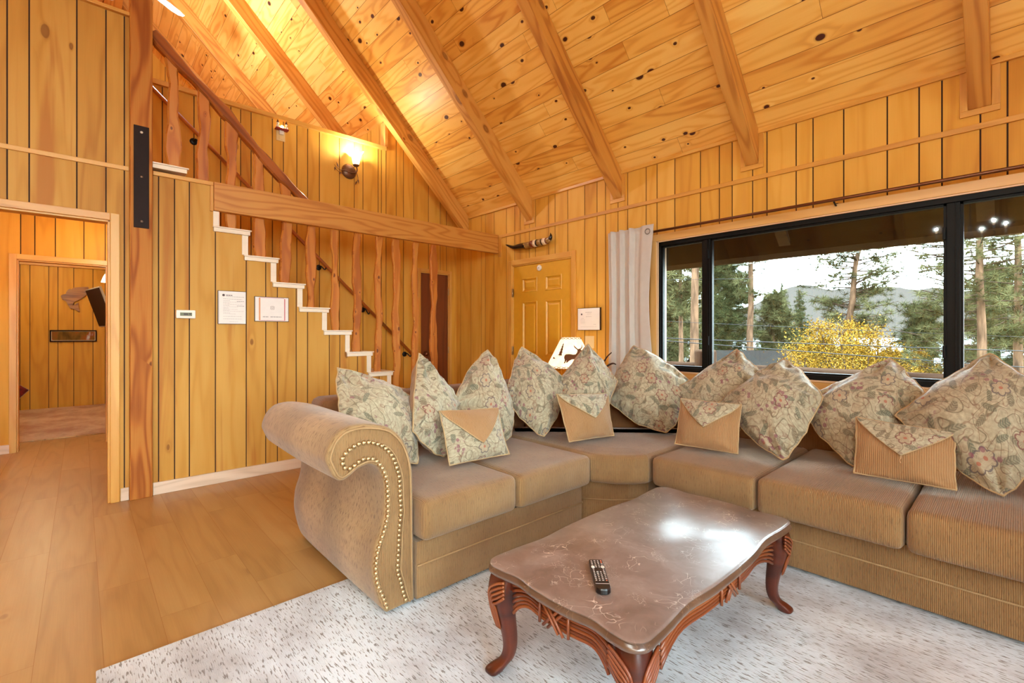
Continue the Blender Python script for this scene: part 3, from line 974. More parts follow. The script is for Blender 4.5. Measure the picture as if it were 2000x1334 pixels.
# plain brown door at the foot of the stairs
dr = empty('door_2', (3.515, YB, 0.0), kind='structure')
mb = MB(); mb.bevbox(3.30, 3.731, YB + 0.012, YB + 0.045, 0.01, 2.031, 0.003, tone=0.5)
mb.build('door_slab', [M_DOORB], dr)
mb = MB(); mb.lathe([(0.001, 0), (0.03, 0.0), (0.03, 0.006), (0.012, 0.012), (0.012, 0.03), (0.027, 0.04), (0.03, 0.055), (0.022, 0.068), (0.001, 0.072)], M=Matrix.Translation((3.365, YB + 0.012, 0.96)) @ Matrix.Rotation(PI / 2, 4, 'X'))
mb.build('door_knob', [M_BRONZE], dr)
for zz in (1.80, 1.0, 0.25):
    mb = MB(); mb.tube([(3.737, YB + 0.004, zz - 0.045), (3.737, YB + 0.004, zz + 0.045)], 0.007)
    mb.build('hinge', [M_BRASS], dr)

# ridge beam, rafters -------------------------------------------------------
mb = MB()
mb.bevbox(RIDGE_X - 0.10, RIDGE_X + 0.10, -3.2, 9.6, 5.92, RIDGE_Z - 0.02, 0.005, g='y', tone=0.2)
tag(mb.build('ridge_beam', [M_RAFT]), 'heavy dark ridge beam running along the peak of the ceiling above the post', 'beam')
RAFT = [(0.155, 'exposed ceiling rafter nearest the right edge, square end boxed in trim on the window wall'),
        (1.417, 'exposed ceiling rafter meeting the window wall above the middle of the big window'),
        (2.664, 'exposed ceiling rafter meeting the window wall just above the curtain'),
        (3.890, 'exposed ceiling rafter meeting the window wall above the horn and front door'),
        (5.105, 'exposed ceiling rafter running down into the far corner behind the wooden header beam'),
        (6.345, 'exposed ceiling rafter beyond the ledge, ending right above the wall sconce'),
        (7.59, 'exposed ceiling rafter beyond the ledge, ending left of the wall sconce'),
        (8.83, 'farthest exposed rafter, glimpsed under the sloping stair rail'),
        (-1.09, 'ceiling rafter behind the photographer, nearest the big window'),
        (-2.33, 'ceiling rafter behind the photographer, next to the rear wall')]
for yc, lab in RAFT:
    w = 0.048
    mb = MB()
    xe = XW - 0.001 if yc < YB else 2.789
    for side in (1, -1):
        x1 = xe if side > 0 else -3.199
        x0 = RIDGE_X + side * 0.101
        poly = [(x0, ceil_z(x0) - 0.003), (x1, ceil_z(x1) - 0.003), (x1, ceil_z(x1) - 0.262), (x0, ceil_z(x0) - 0.262)]
        M = Matrix.Translation((x0, yc, ceil_z(x0))) @ Matrix.Rotation(side * PI / 4 if side > 0 else PI * 3 / 4, 4, 'Y')
        n = len(poly)
        pts = [(p[0], yc - w, p[1]) for p in poly] + [(p[0], yc + w, p[1]) for p in poly]
        F = [(0, 1, 2, 3), (7, 6, 5, 4), (0, 4, 5, 1), (1, 5, 6, 2), (2, 6, 7, 3), (3, 7, 4, 0)]
        mb.add(pts, F, 0, g=(side, 0, -1))
    o = mb.build('ceiling_rafter', [M_RAFT], origin=(xe, yc, 2.55))
    recalc(o)
    bv = o.modifiers.new('bev', 'BEVEL'); bv.width = 0.004; bv.segments = 2; bv.limit_method = 'ANGLE'
    tag(o, lab, 'beam', 'ceiling rafters')
    if yc < YB - 0.3:   # little trim frame round the rafter end
        mb = MB()
        f0, f1 = w + 0.001, w + 0.036
        mb.bevbox(XW - 0.013, XW + 0.002, yc - f1, yc + f1, 2.512, 2.547, 0.002, g='y')
        mb.bevbox(XW - 0.012, XW + 0.002, yc + f0, yc + f1, 2.547, 2.776, 0.002)
        mb.bevbox(XW - 0.012, XW + 0.002, yc - f1, yc - f0, 2.547, 2.776, 0.002)
        tag(mb.build('trim_rafter_end', [M_TRIM]), kind='structure')

# header beam over the balusters ----------------------------------------------
mb = MB()
mb.bevbox(X0T + 0.002, XW - 0.002, YS - 0.022, YS + 0.03, 2.232, 2.466, 0.005, g='x', tone=0.5)
o = mb.build('header_beam', [M_BEAM])
tag(o, 'long knotty wooden header beam across the stair balusters, ending at the window wall', 'beam')
# post -----------------------------------------------------------------------
post = empty('timber_post', (0.332, YS - 0.03, 0), 'tall fir post rising past the doorway with a black steel plate on it', 'post')
mb = MB()
mb.bevbox(0.264, 0.398, YS - 0.045, YS + 0.055, 0.0, 5.92, 0.006, tone=0.4)
mb.build('shaft', [M_POST], post)
mb = MB()
mb.bevbox(0.286, 0.376, YS - 0.052, YS - 0.044, 2.012, 2.768, 0.002)
pl = mb.build('steel_plate', [M_STEEL], post); pl['label'] = 'blackened steel strap plate'
for zz, m in ((2.72, M_WHITEP), (2.39, M_BOLT), (2.06, M_BOLT)):
    mb = MB(); mb.lathe([(0.001, 0), (0.010, 0), (0.008, 0.005), (0.001, 0.007)], M=Matrix.Translation((0.332, YS - 0.052, zz)) @ Matrix.Rotation(PI / 2, 4, 'X'), seg=10)
    mb.build('bolt', [m], pl)

# staircase ---------------------------------------------------------------------
st = empty('staircase', (1.9, YS + 0.45, 0), 'straight staircase with white treads and risers climbing left behind the panelled wall', 'staircase')
for k in range(-2, 10):
    zt = Z0T - RISE * k
    xl = X0T + RUN * k - 0.004
    if zt < 0.02: break
    mb = MB()
    xr = xl + 0.285
    yf = 0.10 if k == -1 else 0.0     # this tread sits behind the panelled wall
    mb.bevbox(xl, xr, YS - 0.022 + yf, YB - 0.002, zt - 0.012, zt, 0.004, g='y', tone=0.6)
    mb.bevbox(xl + 0.006, xr - 0.012, YS - 0.018 + yf, YB - 0.002, zt - TT, zt - 0.013, 0.003, g='y', tone=0.55)
    mb.build('tread', [M_TREAD], st)
    mb = MB()
    zb = max(zt - RISE, 0.0)
    mb.bevbox(xr - 0.072, xr - 0.026, YS - 0.006 + (0.10 if k < 0 else 0), YB - 0.002, zb + 0.0005, zt - TT - 0.0005, 0.002, g='y', tone=0.5)
    mb.build('riser', [M_TREAD], st)
mb = MB()   # white riser end seen between the header beam and the first visible tread
mb.bevbox(X0T + 0.0, X0T + 0.043, YS - 0.006, YB - 0.002, Z0T + 0.001, 2.23, 0.002, g='y', tone=0.5)
mb.build('riser', [M_TREAD], st)

# live edge railing ---------------------------------------------------------------
rl = empty('stair_railing', (1.8, YS + 0.05, 0.6), 'rustic live-edge stair railing with wavy wooden balusters and sloping rail', 'railing')


def live_slab(mb, xc, z0, z1, w, th, yc, seed, m=0):
    r = random.Random(seed)
    n = max(int((z1 - z0) / 0.035), 6)
    ph = [r.uniform(0, 6.28) for _ in range(6)]
    L = []; R = []
    for i in range(n + 1):
        z = z0 + (z1 - z0) * i / n
        a = 0.010 * math.sin(z * 8 + ph[0]) + 0.005 * math.sin(z * 19 + ph[1]) + 0.002 * math.sin(z * 41 + ph[4])
        b = 0.010 * math.sin(z * 7 + ph[2]) + 0.005 * math.sin(z * 17 + ph[3]) + 0.002 * math.sin(z * 37 + ph[5])
        L.append((xc - w / 2 + a, z)); R.append((xc + w / 2 + b, z))
    rings = []
    for (xl, z), (xr, _) in zip(L, R):
        c = 0.010
        rings.append([Vector(q) for q in ((xl + c, yc - th / 2, z), (xr - c, yc - th / 2, z), (xr, yc - th / 2 + c, z), (xr, yc + th / 2 - c, z), (xr - c, yc + th / 2, z), (xl + c, yc + th / 2, z), (xl, yc + th / 2 - c, z), (xl, yc - th / 2 + c, z))])
    pts = [p for rg in rings for p in rg]
    F = []
    for i in range(len(rings) - 1):
        for k in range(8):
            F.append((i * 8 + k, i * 8 + (k + 1) % 8, (i + 1) * 8 + (k + 1) % 8, (i + 1) * 8 + k))
    F.append(tuple(range(8))[::-1]); F.append(tuple(range((len(rings) - 1) * 8, len(rings) * 8)))
    mb.add(pts, F, m, g=(0, 0, 1), smooth=False)


def rail_z(x):
    return 3.535 - (x - 0.40) * 0.965


BX = [0.535, 0.735, 0.934, 1.153, 1.368, 1.590, 1.818, 2.041, 2.273, 2.479, 2.71, 2.95]
for i, xb in enumerate(BX):
    if xb < 0.8:
        zb = 2.532 if xb < 0.62 else 2.466
    else:
        zb = Z0T - RISE * math.floor((xb - X0T) / RUN - 0.0) + 0.001
    w = 0.088 if i < 5 else (0.078 if i % 2 else 0.068)
    if xb > 0.8:
        mb = MB(); live_slab(mb, xb, zb, 2.231, w, 0.042, YS + 0.052, 40 + i)
        o = mb.build('baluster', [M_LIVE], rl); autosmooth(o, 35)
    if xb < 1.45:
        mb = MB(); live_slab(mb, xb, max(zb, 2.467), rail_z(xb) + 0.0, 0.082, 0.042, YS + 0.052, 60 + i)
        o = mb.build('baluster', [M_LIVE], rl); autosmooth(o, 35)
path = [(x, YS + 0.045, rail_z(x) + 0.012 * math.sin(x * 9)) for x in [0.40 + 0.055 * i for i in range(22)]]
mb = MB()
d = Vector((1, 0, -0.965)).normalized(); up = Vector((0.965, 0, 1)).normalized()
rings = []
for i, p in enumerate(path):
    p = Vector(p); hh = 0.040 + 0.007 * math.sin(i * 0.9) + 0.004 * math.sin(i * 2.3)
    rings.append([p + up * a * hh + Vector((0, b, 0)) for a, b in ((-1, -0.022), (-0.7, -0.034), (0.7, -0.034), (1, -0.022), (1, 0.022), (0.7, 0.034), (-0.7, 0.034), (-1, 0.022))])
pts = [p for rg in rings for p in rg]; F = []
for i in range(len(rings) - 1):
    for k in range(8):
        F.append((i * 8 + k, i * 8 + (k + 1) % 8, (i + 1) * 8 + (k + 1) % 8, (i + 1) * 8 + k))
F.append(tuple(range(8))[::-1]); F.append(tuple(range((len(rings) - 1) * 8, len(rings) * 8)))
mb.add(pts, F, 0, g=d)
o = mb.build('rail', [M_RAIL], rl); autosmooth(o, 40); recalc(o)

# handrail on the wall behind -----------------------------------------------------
hr = empty('handrail', (1.9, YB - 0.06, 0.9), 'thin round wooden handrail on black brackets, fixed to the wall behind the stairs', 'handrail')
mb = MB(); mb.tube([(0.35, YB - 0.065, 3.55), (3.16, YB - 0.065, 0.935)], 0.019, 10)
mb.build('rail', [M_RAIL], hr)
for bx, bz in ((0.792, 3.06), (1.967, 1.97), (2.487, 1.513), (3.053, 0.963)):
    mb = MB()
    mb.lathe([(0.001, 0), (0.032, 0), (0.032, 0.006), (0.02, 0.012), (0.001, 0.013)], M=Matrix.Translation((bx, YB, bz)) @ Matrix.Rotation(PI / 2, 4, 'X'), seg=16)
    zr = 3.55 - (bx + 0.06 - 0.35) * 0.9306
    mb.tube(catmull([(bx, YB - 0.01, bz), (bx + 0.01, YB - 0.05, bz + 0.01), (bx + 0.045, YB - 0.066, zr - 0.045), (bx + 0.06, YB - 0.066, zr - 0.018)], 5), 0.007, 8)
    mb.build('bracket', [M_IRON], hr)

# ---------------------------------------------------------------- rug
mb = MB()
mb.bevbox(0.04, 3.35, -1.4, 2.262, 0.0, 0.011, 0.004, g='y', tone=0.5)
RZ = 0.011
o = mb.build('area_rug', [M_RUG])
tag(o, 'large pale grey distressed area rug under the coffee table and sectional', 'rug')


# ---------------------------------------------------------------- soft boxes
def softbox(mb, x0, x1, y0, y1, z0, z1, r=0.04, puff=0.0, M=None, W='x', n=(18, 18, 6), wr=0.0, seed=0, mat=0, puff_front=0.0):
    """Rounded, slightly puffed upholstery block with UVs whose u runs along axis W (rib direction is across u)."""
    c = Vector(((x0 + x1) / 2, (y0 + y1) / 2, (z0 + z1) / 2)); h = Vector(((x1 - x0) / 2, (y1 - y0) / 2, (z1 - z0) / 2))
    off = (rnd.uniform(0, 9), rnd.uniform(0, 9))
    def sub(a):
        return a
    for ax in range(3):
        for sg in (-1, 1):
            ua, va = [(1, 2), (2, 0), (0, 1)][ax]
            nu, nv = n[ua], n[va]
            pts = []; uvs = []
            for j in range(nv + 1):
                for i in range(nu + 1):
                    q = Vector((0, 0, 0)); q[ax] = sg
                    def ease(t):
                        return math.sin(t * PI / 2) * 0.35 + t * 0.65
                    q[ua] = ease(-1 + 2 * i / nu); q[va] = ease(-1 + 2 * j / nv)
                    p = Vector((q.x * h.x, q.y * h.y, q.z * h.z))
                    rr = min(r, h.x * 0.98, h.y * 0.98, h.z * 0.98)
                    inner = Vector((max(-h.x + rr, min(h.x - rr, p.x)), max(-h.y + rr, min(h.y - rr, p.y)), max(-h.z + rr, min(h.z - rr, p.z))))
                    d = p - inner
                    if d.length > 1e-6:
                        p = inner + d.normalized() * rr
                    if puff and p.z > 0:
                        p.z += puff * (1 - q.x ** 2) * (1 - q.y ** 2) if ax != 2 else puff * (1 - q[ua] ** 2) * (1 - q[va] ** 2)
                    if puff_front and q.y < 0:
                        p.y -= puff_front * (1 - q.x ** 2) * (1 - q.z ** 2) * (1 if ax == 1 else 0)
                    if wr:
                        w = mnoise.noise(Vector((p.x * 5 + seed, p.y * 5, p.z * 5))) + 0.5 * mnoise.noise(Vector((p.x * 13 + seed, p.y * 11, p.z * 12)))
                        w *= (1 - q[ua] ** 6) * (1 - q[va] ** 6)
                        p += Vector((0, 0, 1)) * w * wr if ax == 2 else (Vector((0, sg, 0)) * w * wr if ax == 1 else Vector((sg, 0, 0)) * w * wr)
                    pts.append(p + c)
                    wi = 0 if W == 'x' else 1
                    if ax == wi:
                        uvs.append((p[1 - wi] + off[0], p.z + off[1]))
                    elif ax == 2:
                        uvs.append((p[wi] + off[0], p[1 - wi] + off[1]))
                    else:
                        uvs.append((p[wi] + off[0], p.z + off[1]))
            F = []
            for j in range(nv):
                for i in range(nu):
                    a = j * (nu + 1) + i
                    f = (a, a + 1, a + nu + 2, a + nu + 1)
                    F.append(f if sg > 0 else f[::-1])
            mb.add(pts, F, mat, uvs=uvs, smooth=True, M=M)


def weld(o, d=0.0008):
    bm = bmesh.new(); bm.from_mesh(o.data)
    bmesh.ops.remove_doubles(bm, verts=bm.verts, dist=d)
    bm.to_mesh(o.data); bm.free()
    return o


def polycushion(mb, poly, z0, z1, r=0.035, mat=0, Wd=(1, 0), M=None):
    """rounded polygon block; poly counter-clockwise"""
    n = len(poly)
    P = [Vector((p[0], p[1])) for p in poly]
    def inset(k):
        out = []
        for i in range(n):
            a, b, c = P[i - 1], P[i], P[(i + 1) % n]
            e1 = (b - a).normalized(); e2 = (c - b).normalized()
            n1 = Vector((-e1.y, e1.x)); n2 = Vector((-e2.y, e2.x))
            m = (n1 + n2).normalized()
            out.append(b + m * (k / max(m.dot(n1), 0.35)))
        return out
    off = (rnd.uniform(0, 9), rnd.uniform(0, 9))
    Lv = []
    for a in range(6):
        t = a / 5 * PI / 2
        Lv.append((r * (1 - math.sin(t)), z0 + r * (1 - math.cos(t)) if False else z0 + r - r * math.cos(t)))
    lv2 = [(k, z1 - (z - z0)) for k, z in Lv[::-1]]
    lv = [(r, z0)] + Lv[1:] + lv2[:-1] + [(r, z1)]
    rings = []
    for k, z in lv:
        rings.append([Vector((q.x, q.y, z)) for q in inset(k)])
    # extra top rings for a gentle crown
    for k, dz in ((r + 0.05, 0.006), (r + 0.12, 0.011)):
        rings.append([Vector((q.x, q.y, z1 + dz)) for q in inset(k)])
    per = [0.0]
    for i in range(1, n + 1):
        per.append(per[-1] + (P[i % n] - P[i - 1]).length)
    for a, b in zip(rings[:-1], rings[1:]):
        for i in range(n):
            j = (i + 1) % n
            q = [a[i], a[j], b[j], b[i]]
            if abs(a[i].z - b[i].z) < 0.0075 and b[i].z >= z1 - 0.012:
                uvs = [(p.x * Wd[0] + p.y * Wd[1] + off[0], -p.x * Wd[1] + p.y * Wd[0] + off[1]) for p in q]
            else:
                uvs = [(per[i] + off[0], q[0].z + off[1]), (per[i + 1] + off[0], q[1].z + off[1]), (per[i + 1] + off[0], q[2].z + off[1]), (per[i] + off[0], q[3].z + off[1])]
            mb.add(q, [(0, 1, 2, 3)], mat, uvs=uvs, smooth=True, M=M)
    top = rings[-1]
    mb.add(top, [tuple(range(n))], mat, uvs=[(p.x * Wd[0] + p.y * Wd[1] + off[0], -p.x * Wd[1] + p.y * Wd[0] + off[1]) for p in top], smooth=True, M=M)
    bot = rings[0]
    mb.add(bot, [tuple(range(n))[::-1]], mat, uvs=[(p.x, p.y) for p in bot], M=M)


def refine(poly, step=0.06):
    out = []
    n = len(poly)
    for i in range(n):
        a = Vector(poly[i]); b = Vector(poly[(i + 1) % n])
        m = max(int((b - a).length / step), 1)
        for k in range(m):
            out.append(a.lerp(b, k / m))
    return out


# ---------------------------------------------------------------- sofa: left section with the scroll arm
OUT = [(0.967, 0.026), (0.942, 0.063), (0.914, 0.153), (0.904, 0.209), (0.904, 0.253), (0.914, 0.324), (0.942, 0.391), (0.955, 0.447), (0.96, 0.506), (0.955, 0.591), (0.934, 0.648), (0.914, 0.669), (0.886, 0.68), (0.84, 0.67), (0.81, 0.651), (0.781, 0.637), (0.759, 0.639), (0.738, 0.659), (0.716, 0.705), (0.707, 0.735), (0.717, 0.774), (0.738, 0.813), (0.781, 0.845), (0.848, 0.854), (0.918, 0.844), (0.984, 0.821), (1.035, 0.775), (1.07, 0.715), (1.092, 0.632), (1.097, 0.536), (1.101, 0.266), (1.104, 0.031)]
NAIL = [(0.971, 0.031), (0.959, 0.077), (0.925, 0.164), (0.917, 0.212), (0.916, 0.238), (0.921, 0.289), (0.936, 0.34), (0.955, 0.387), (0.97, 0.444), (0.971, 0.496), (0.97, 0.554), (0.965, 0.6), (0.946, 0.653), (0.91, 0.697), (0.879, 0.707), (0.852, 0.707), (0.829, 0.694), (0.809, 0.682), (0.787, 0.684), (0.774, 0.701), (0.771, 0.724), (0.783, 0.744), (0.808, 0.761), (0.83, 0.772), (0.858, 0.776), (0.884, 0.774), (0.91, 0.766), (0.932, 0.756), (0.955, 0.741), (0.988, 0.702), (1.009, 0.654), (1.024, 0.603), (1.028, 0.552), (1.03, 0.497), (1.033, 0.442), (1.028, 0.393), (1.024, 0.344), (1.022, 0.291), (1.019, 0.237), (1.018, 0.188), (1.033, 0.136), (1.045, 0.085), (1.063, 0.035)]
SB = RZ + 0.016     # underside of the upholstery


def make_arm(parent, T=None, y_front=1.84, y_back=2.96):
    """scroll arm.  T maps (x, y, z) of the left-hand arm to its place."""
    T = T or (lambda p: Vector(p))
    prof = [(x, max(z, SB)) for x, z in OUT]
    # band side: widen to the seat side so the arm reaches x = 1.10
    sm = [(p.x, p.y) for p in [Vector((q.x, q.y, 0)) for q in catmull([(a, b, 0) for a, b in prof], 3)]]
    sm = [(a, max(b, SB)) for a, b in sm]
    n = len(sm)
    cx = sum(a for a, b in sm) / n
    def inset(k):
        out = []
        for i in range(n):
            a = Vector(sm[i - 1]) if i else Vector((sm[-1][0], sm[-1][1])); b = Vector(sm[i]); c = Vector(sm[(i + 1) % n])
            e1 = (b - a); e2 = (c - b)
            e1 = e1.normalized() if e1.length > 1e-6 else Vector((0, 1)); e2 = e2.normalized() if e2.length > 1e-6 else Vector((0, 1))
            m = Vector((e1.y, -e1.x)) + Vector((e2.y, -e2.x))
            m = m.normalized() if m.length > 1e-6 else Vector((0, 1))
            out.append((b.x + m.x * k, max(b.y + m.y * k, SB)))
        return out
    def ring(k, y, sx=1.0, sz=1.0):
        return [T((1.02 + (a - 1.02) * sx, y, SB + (b - SB) * sz)) for a, b in inset(k)]
    mb = MB()
    rings = [ring(0.020, y_front + 0.004), ring(0.010, y_front + 0.001), ring(0.003, y_front + 0.006), ring(0.0, y_front + 0.018), ring(0.0, y_front + 0.05)]
    m = 12
    for i in range(1, m + 1):
        y = y_front + 0.05 + (2.60 - y_front - 0.05) * i / m
        rings.append(ring(0.0, y, 1.0 + 0.03 * math.sin(i / m * PI)))
    for y, sx, sz in ((2.70, 0.985, 0.998), (2.79, 0.95, 0.99), (2.87, 0.87, 0.975), (2.92, 0.76, 0.955), (2.955, 0.55, 0.93)):
        rings.append(ring(0.0, y, sx, sz))
    # uv: v = along profile for flecks running down the side
    mb.loft(rings, smooth=True, swap=True)
    body = mb.build('arm', [M_SOFA_F], parent); recalc(body)
    # swap uv so that u runs along the arm depth
    # front panel
    mb = MB()
    pan = catmull([(a, b, 0) for a, b in OUT], 3)
    mb2 = []
    loop = inset(0.014)
    pts = [T((a, y_front + 0.002, b)) for a, b in loop]
    uvs = [(a, b) for a, b in loop]
    back = [T((a, y_front + 0.02, b)) for a, b in loop]
    # triangulate the concave outline
    from mathutils.geometry import tessellate_polygon
    tri = tessellate_polygon([[Vector((a, b, 0)) for a, b in loop]])
    mb.add(pts, [tuple(t) for t in tri], 0, uvs=uvs)
    fp = mb.build('arm_front_panel', [M_SOFA], body); recalc(fp)
    mb = MB()
    pl = [T((a, y_front - 0.002, b)) for a, b in inset(0.016)]
    mb.tube(pl[1:-1], 0.0045, 6)
    mb.build('piping', [M_PIPES], body)
    # seam between the nailed panel and the gathered band on the seat side
    seam = [(a + 0.014 if i > len(NAIL) * 0.6 else a, b) for i, (a, b) in enumerate(NAIL)]
    mb = MB()
    tail = [NAIL[i] for i in range(27, len(NAIL))]
    mb.tube([T(p) for p in catmull([(a + 0.016, y_front - 0.001, max(b, SB)) for a, b in tail], 4)], 0.0035, 6)
    mb.build('piping', [M_PIPES], body)
    path = catmull([(a, b, 0) for a, b in NAIL], 6)
    # resample at constant spacing
    sp = 0.0215; acc = 0; spots = [path[0]]
    for a, b in zip(path[:-1], path[1:]):
        L = (b - a).length
        while acc + L >= sp:
            t = (sp - acc) / L; a = a.lerp(b, t); spots.append(a.copy()); L = (b - a).length; acc = 0
        acc += L
    first = None
    for i, p in enumerate(spots):
        if p.y < SB + 0.008: continue
        loc = T((p.x, y_front + 0.001, p.y))
        if first is None:
            mb = MB()
            Mx = Matrix.Translation(wm(body).translation) @ Matrix.Rotation(PI / 2, 4, 'X')
            mb.lathe([(0.0104, -0.002), (0.0104, 0.001), (0.0088, 0.005), (0.0054, 0.008), (0.0001, 0.0092)], seg=12, M=Mx, caps=False)
            first = mb.build('nailhead', [M_BRASS], body)
            first.location = loc - wm(body).translation
        else:
            c = first.copy(); COL.objects.link(c); c.parent = body
            c.location = loc - wm(body).translation
    return body


s1 = empty('sectional_sofa', (1.68, 2.35, 0.0), 'tan chenille sectional piece with big nailhead scroll arm, left of the corner', 'sofa', 'sectional sofa pieces')
make_arm(s1)
bx0, bx1 = 1.105, 2.285
mb = MB(); softbox(mb, bx0, bx1, 1.83, 2.93, SB, 0.296, r=0.016, n=(14, 12, 4)); o = mb.build('base', [M_SOFA], s1)
mb = MB()
mb.tube([(bx0 + 0.005, 1.827, 0.186), (bx1 - 0.006, 1.827, 0.186), (bx1 + 0.003, 1.84, 0.186), (bx1 + 0.003, 2.6, 0.186)], 0.004, 6)
mb.build('piping', [M_PIPES], s1)
mb = MB(); softbox(mb, 1.108, 1.682, 1.775, 2.74, 0.300, 0.487, r=0.036, puff=0.012, n=(26, 30, 8), wr=0.004, seed=1, puff_front=0.008); mb.build('seat_cushion', [M_SOFA], s1)
mb = MB(); softbox(mb, 1.690, 2.300, 1.770, 2.74, 0.300, 0.483, r=0.036, puff=0.012, n=(26, 30, 8), wr=0.004, seed=2, puff_front=0.008); mb.build('seat_cushion', [M_SOFA], s1)
mb = MB(); softbox(mb, 1.02, 2.312, 2.735, 2.93, 0.10, 0.850, r=0.05, n=(20, 6, 16)); mb.build('backrest', [M_SOFA_SHADED], s1)
for x, y in ((1.16, 1.90), (2.23, 1.90), (1.16, 2.86), (2.23, 2.86)):
    mb = MB(); mb.bevbox(x - 0.03, x + 0.03, y - 0.03, y + 0.03, 0.0 if y > 2.27 else RZ, SB + 0.02, 0.004); mb.build('foot', [M_SKIRT], s1)

# corner wedge
s2 = empty('sectional_sofa', (2.9, 2.2, 0.0), 'tan wedge-shaped corner piece of the sectional, between two straight pieces', 'sofa', 'sectional sofa pieces')
wp = [(2.325, 1.80), (2.40, 1.665), (2.48, 1.585), (2.56, 1.540), (3.50, 1.540), (3.50, 1.84), (2.62, 2.72), (2.325, 2.72)]
mb = MB(); polycushion(mb, refine(wp), 0.300, 0.482, 0.036, Wd=(0.75, -0.66)); mb.build('seat_cushion', [M_SOFA], s2)
wb = [(2.315, 1.90), (2.44, 1.74), (2.53, 1.665), (2.66, 1.60), (3.55, 1.60), (3.55, 1.86), (2.64, 2.77), (2.315, 2.77)]
mb = MB(); polycushion(mb, refine(wb), SB, 0.296, 0.012, Wd=(0.75, -0.66)); mb.build('base', [M_SOFA], s2)
mb = MB(); mb.tube([(p[0] - 0.002, p[1] - 0.003, 0.186) for p in wb[:4]], 0.004, 6); mb.build('piping', [M_PIPES], s2)
Mw = Matrix.Translation((3.072, 2.302, 0)) @ Matrix.Rotation(-PI / 4, 4, 'Z')
mb = MB(); softbox(mb, -0.60, 0.60, -0.02, 0.18, 0.10, 0.850, r=0.05, n=(16, 6, 16), M=Mw); mb.build('backrest', [M_SOFA_SHADED], s2)
for x, y in ((2.42, 1.95), (3.45, 1.70), (2.42, 2.68)):
    mb = MB(); mb.bevbox(x - 0.03, x + 0.03, y - 0.03, y + 0.03, 0.0 if (y > 2.27 or x > 3.35) else RZ, SB + 0.02, 0.004); mb.build('foot', [M_SKIRT], s2)

mb = MB(); softbox(mb, 2.318, 2.68, 2.735, 2.93, 0.10, 0.850, r=0.04, n=(8, 6, 16)); mb.build('backrest', [M_SOFA_SHADED], s2)
mb = MB(); softbox(mb, 3.515, 3.72, 1.522, 1.90, 0.10, 0.850, r=0.04, n=(6, 8, 16), W='y'); mb.build('backrest', [M_SOFA_SHADED], s2)
# long piece under the window
s3 = empty('sectional_sofa', (3.1, 0.6, 0.0), 'long tan ribbed sectional piece standing along the big window', 'sofa', 'sectional sofa pieces')
ye = -0.28
mb = MB(); softbox(mb, 2.685, 3.72, ye, 1.505, SB, 0.296, r=0.016, n=(12, 16, 4), W='y'); mb.build('base', [M_SOFA], s3)
mb = MB(); mb.tube([(2.9, 1.508, 0.170), (2.69, 1.508, 0.170), (2.682, 1.495, 0.170), (2.682, ye + 0.02, 0.170)], 0.004, 6); mb.build('piping', [M_PIPES], s3)
for i, (a, b) in enumerate(((0.925, 1.522), (0.330, 0.920), (-0.275, 0.325))):
    mb = MB()
    Mc = Matrix.Translation((0, 0, 0))
    # model with front towards -y then turn so the front faces -x
    Mr = Matrix.Translation((2.553, (a + b) / 2, 0)) @ Matrix.Rotation(-PI / 2, 4, 'Z')
    softbox(mb, -(b - a) / 2, (b - a) / 2, 0.0, 0.96, 0.300, 0.486 if i else 0.480, r=0.036, puff=0.013, n=(26, 30, 8), wr=0.004, seed=5 + i, puff_front=0.008, M=Mr)
    mb.build('seat_cushion', [M_SOFA], s3)
mb = MB(); softbox(mb, 3.515, 3.72, ye, 1.515, 0.10, 0.850, r=0.05, n=(6, 20, 16), W='y'); mb.build('backrest', [M_SOFA_SHADED], s3)
for x, y in ((2.76, 1.42), (3.66, 1.42), (2.76, ye + 0.08), (3.66, ye + 0.08)):
    mb = MB(); mb.bevbox(x - 0.03, x + 0.03, y - 0.03, y + 0.03, 0.0 if x > 3.35 else RZ, SB + 0.02, 0.004); mb.build('foot', [M_SKIRT], s3)
# closing arm of the long piece, just outside the picture
mb = MB(); softbox(mb, 2.62, 3.72, ye - 0.24, ye - 0.005, SB, 0.66, r=0.09, n=(16, 8, 14), W='y'); mb.build('arm', [M_SOFA_F], s3)


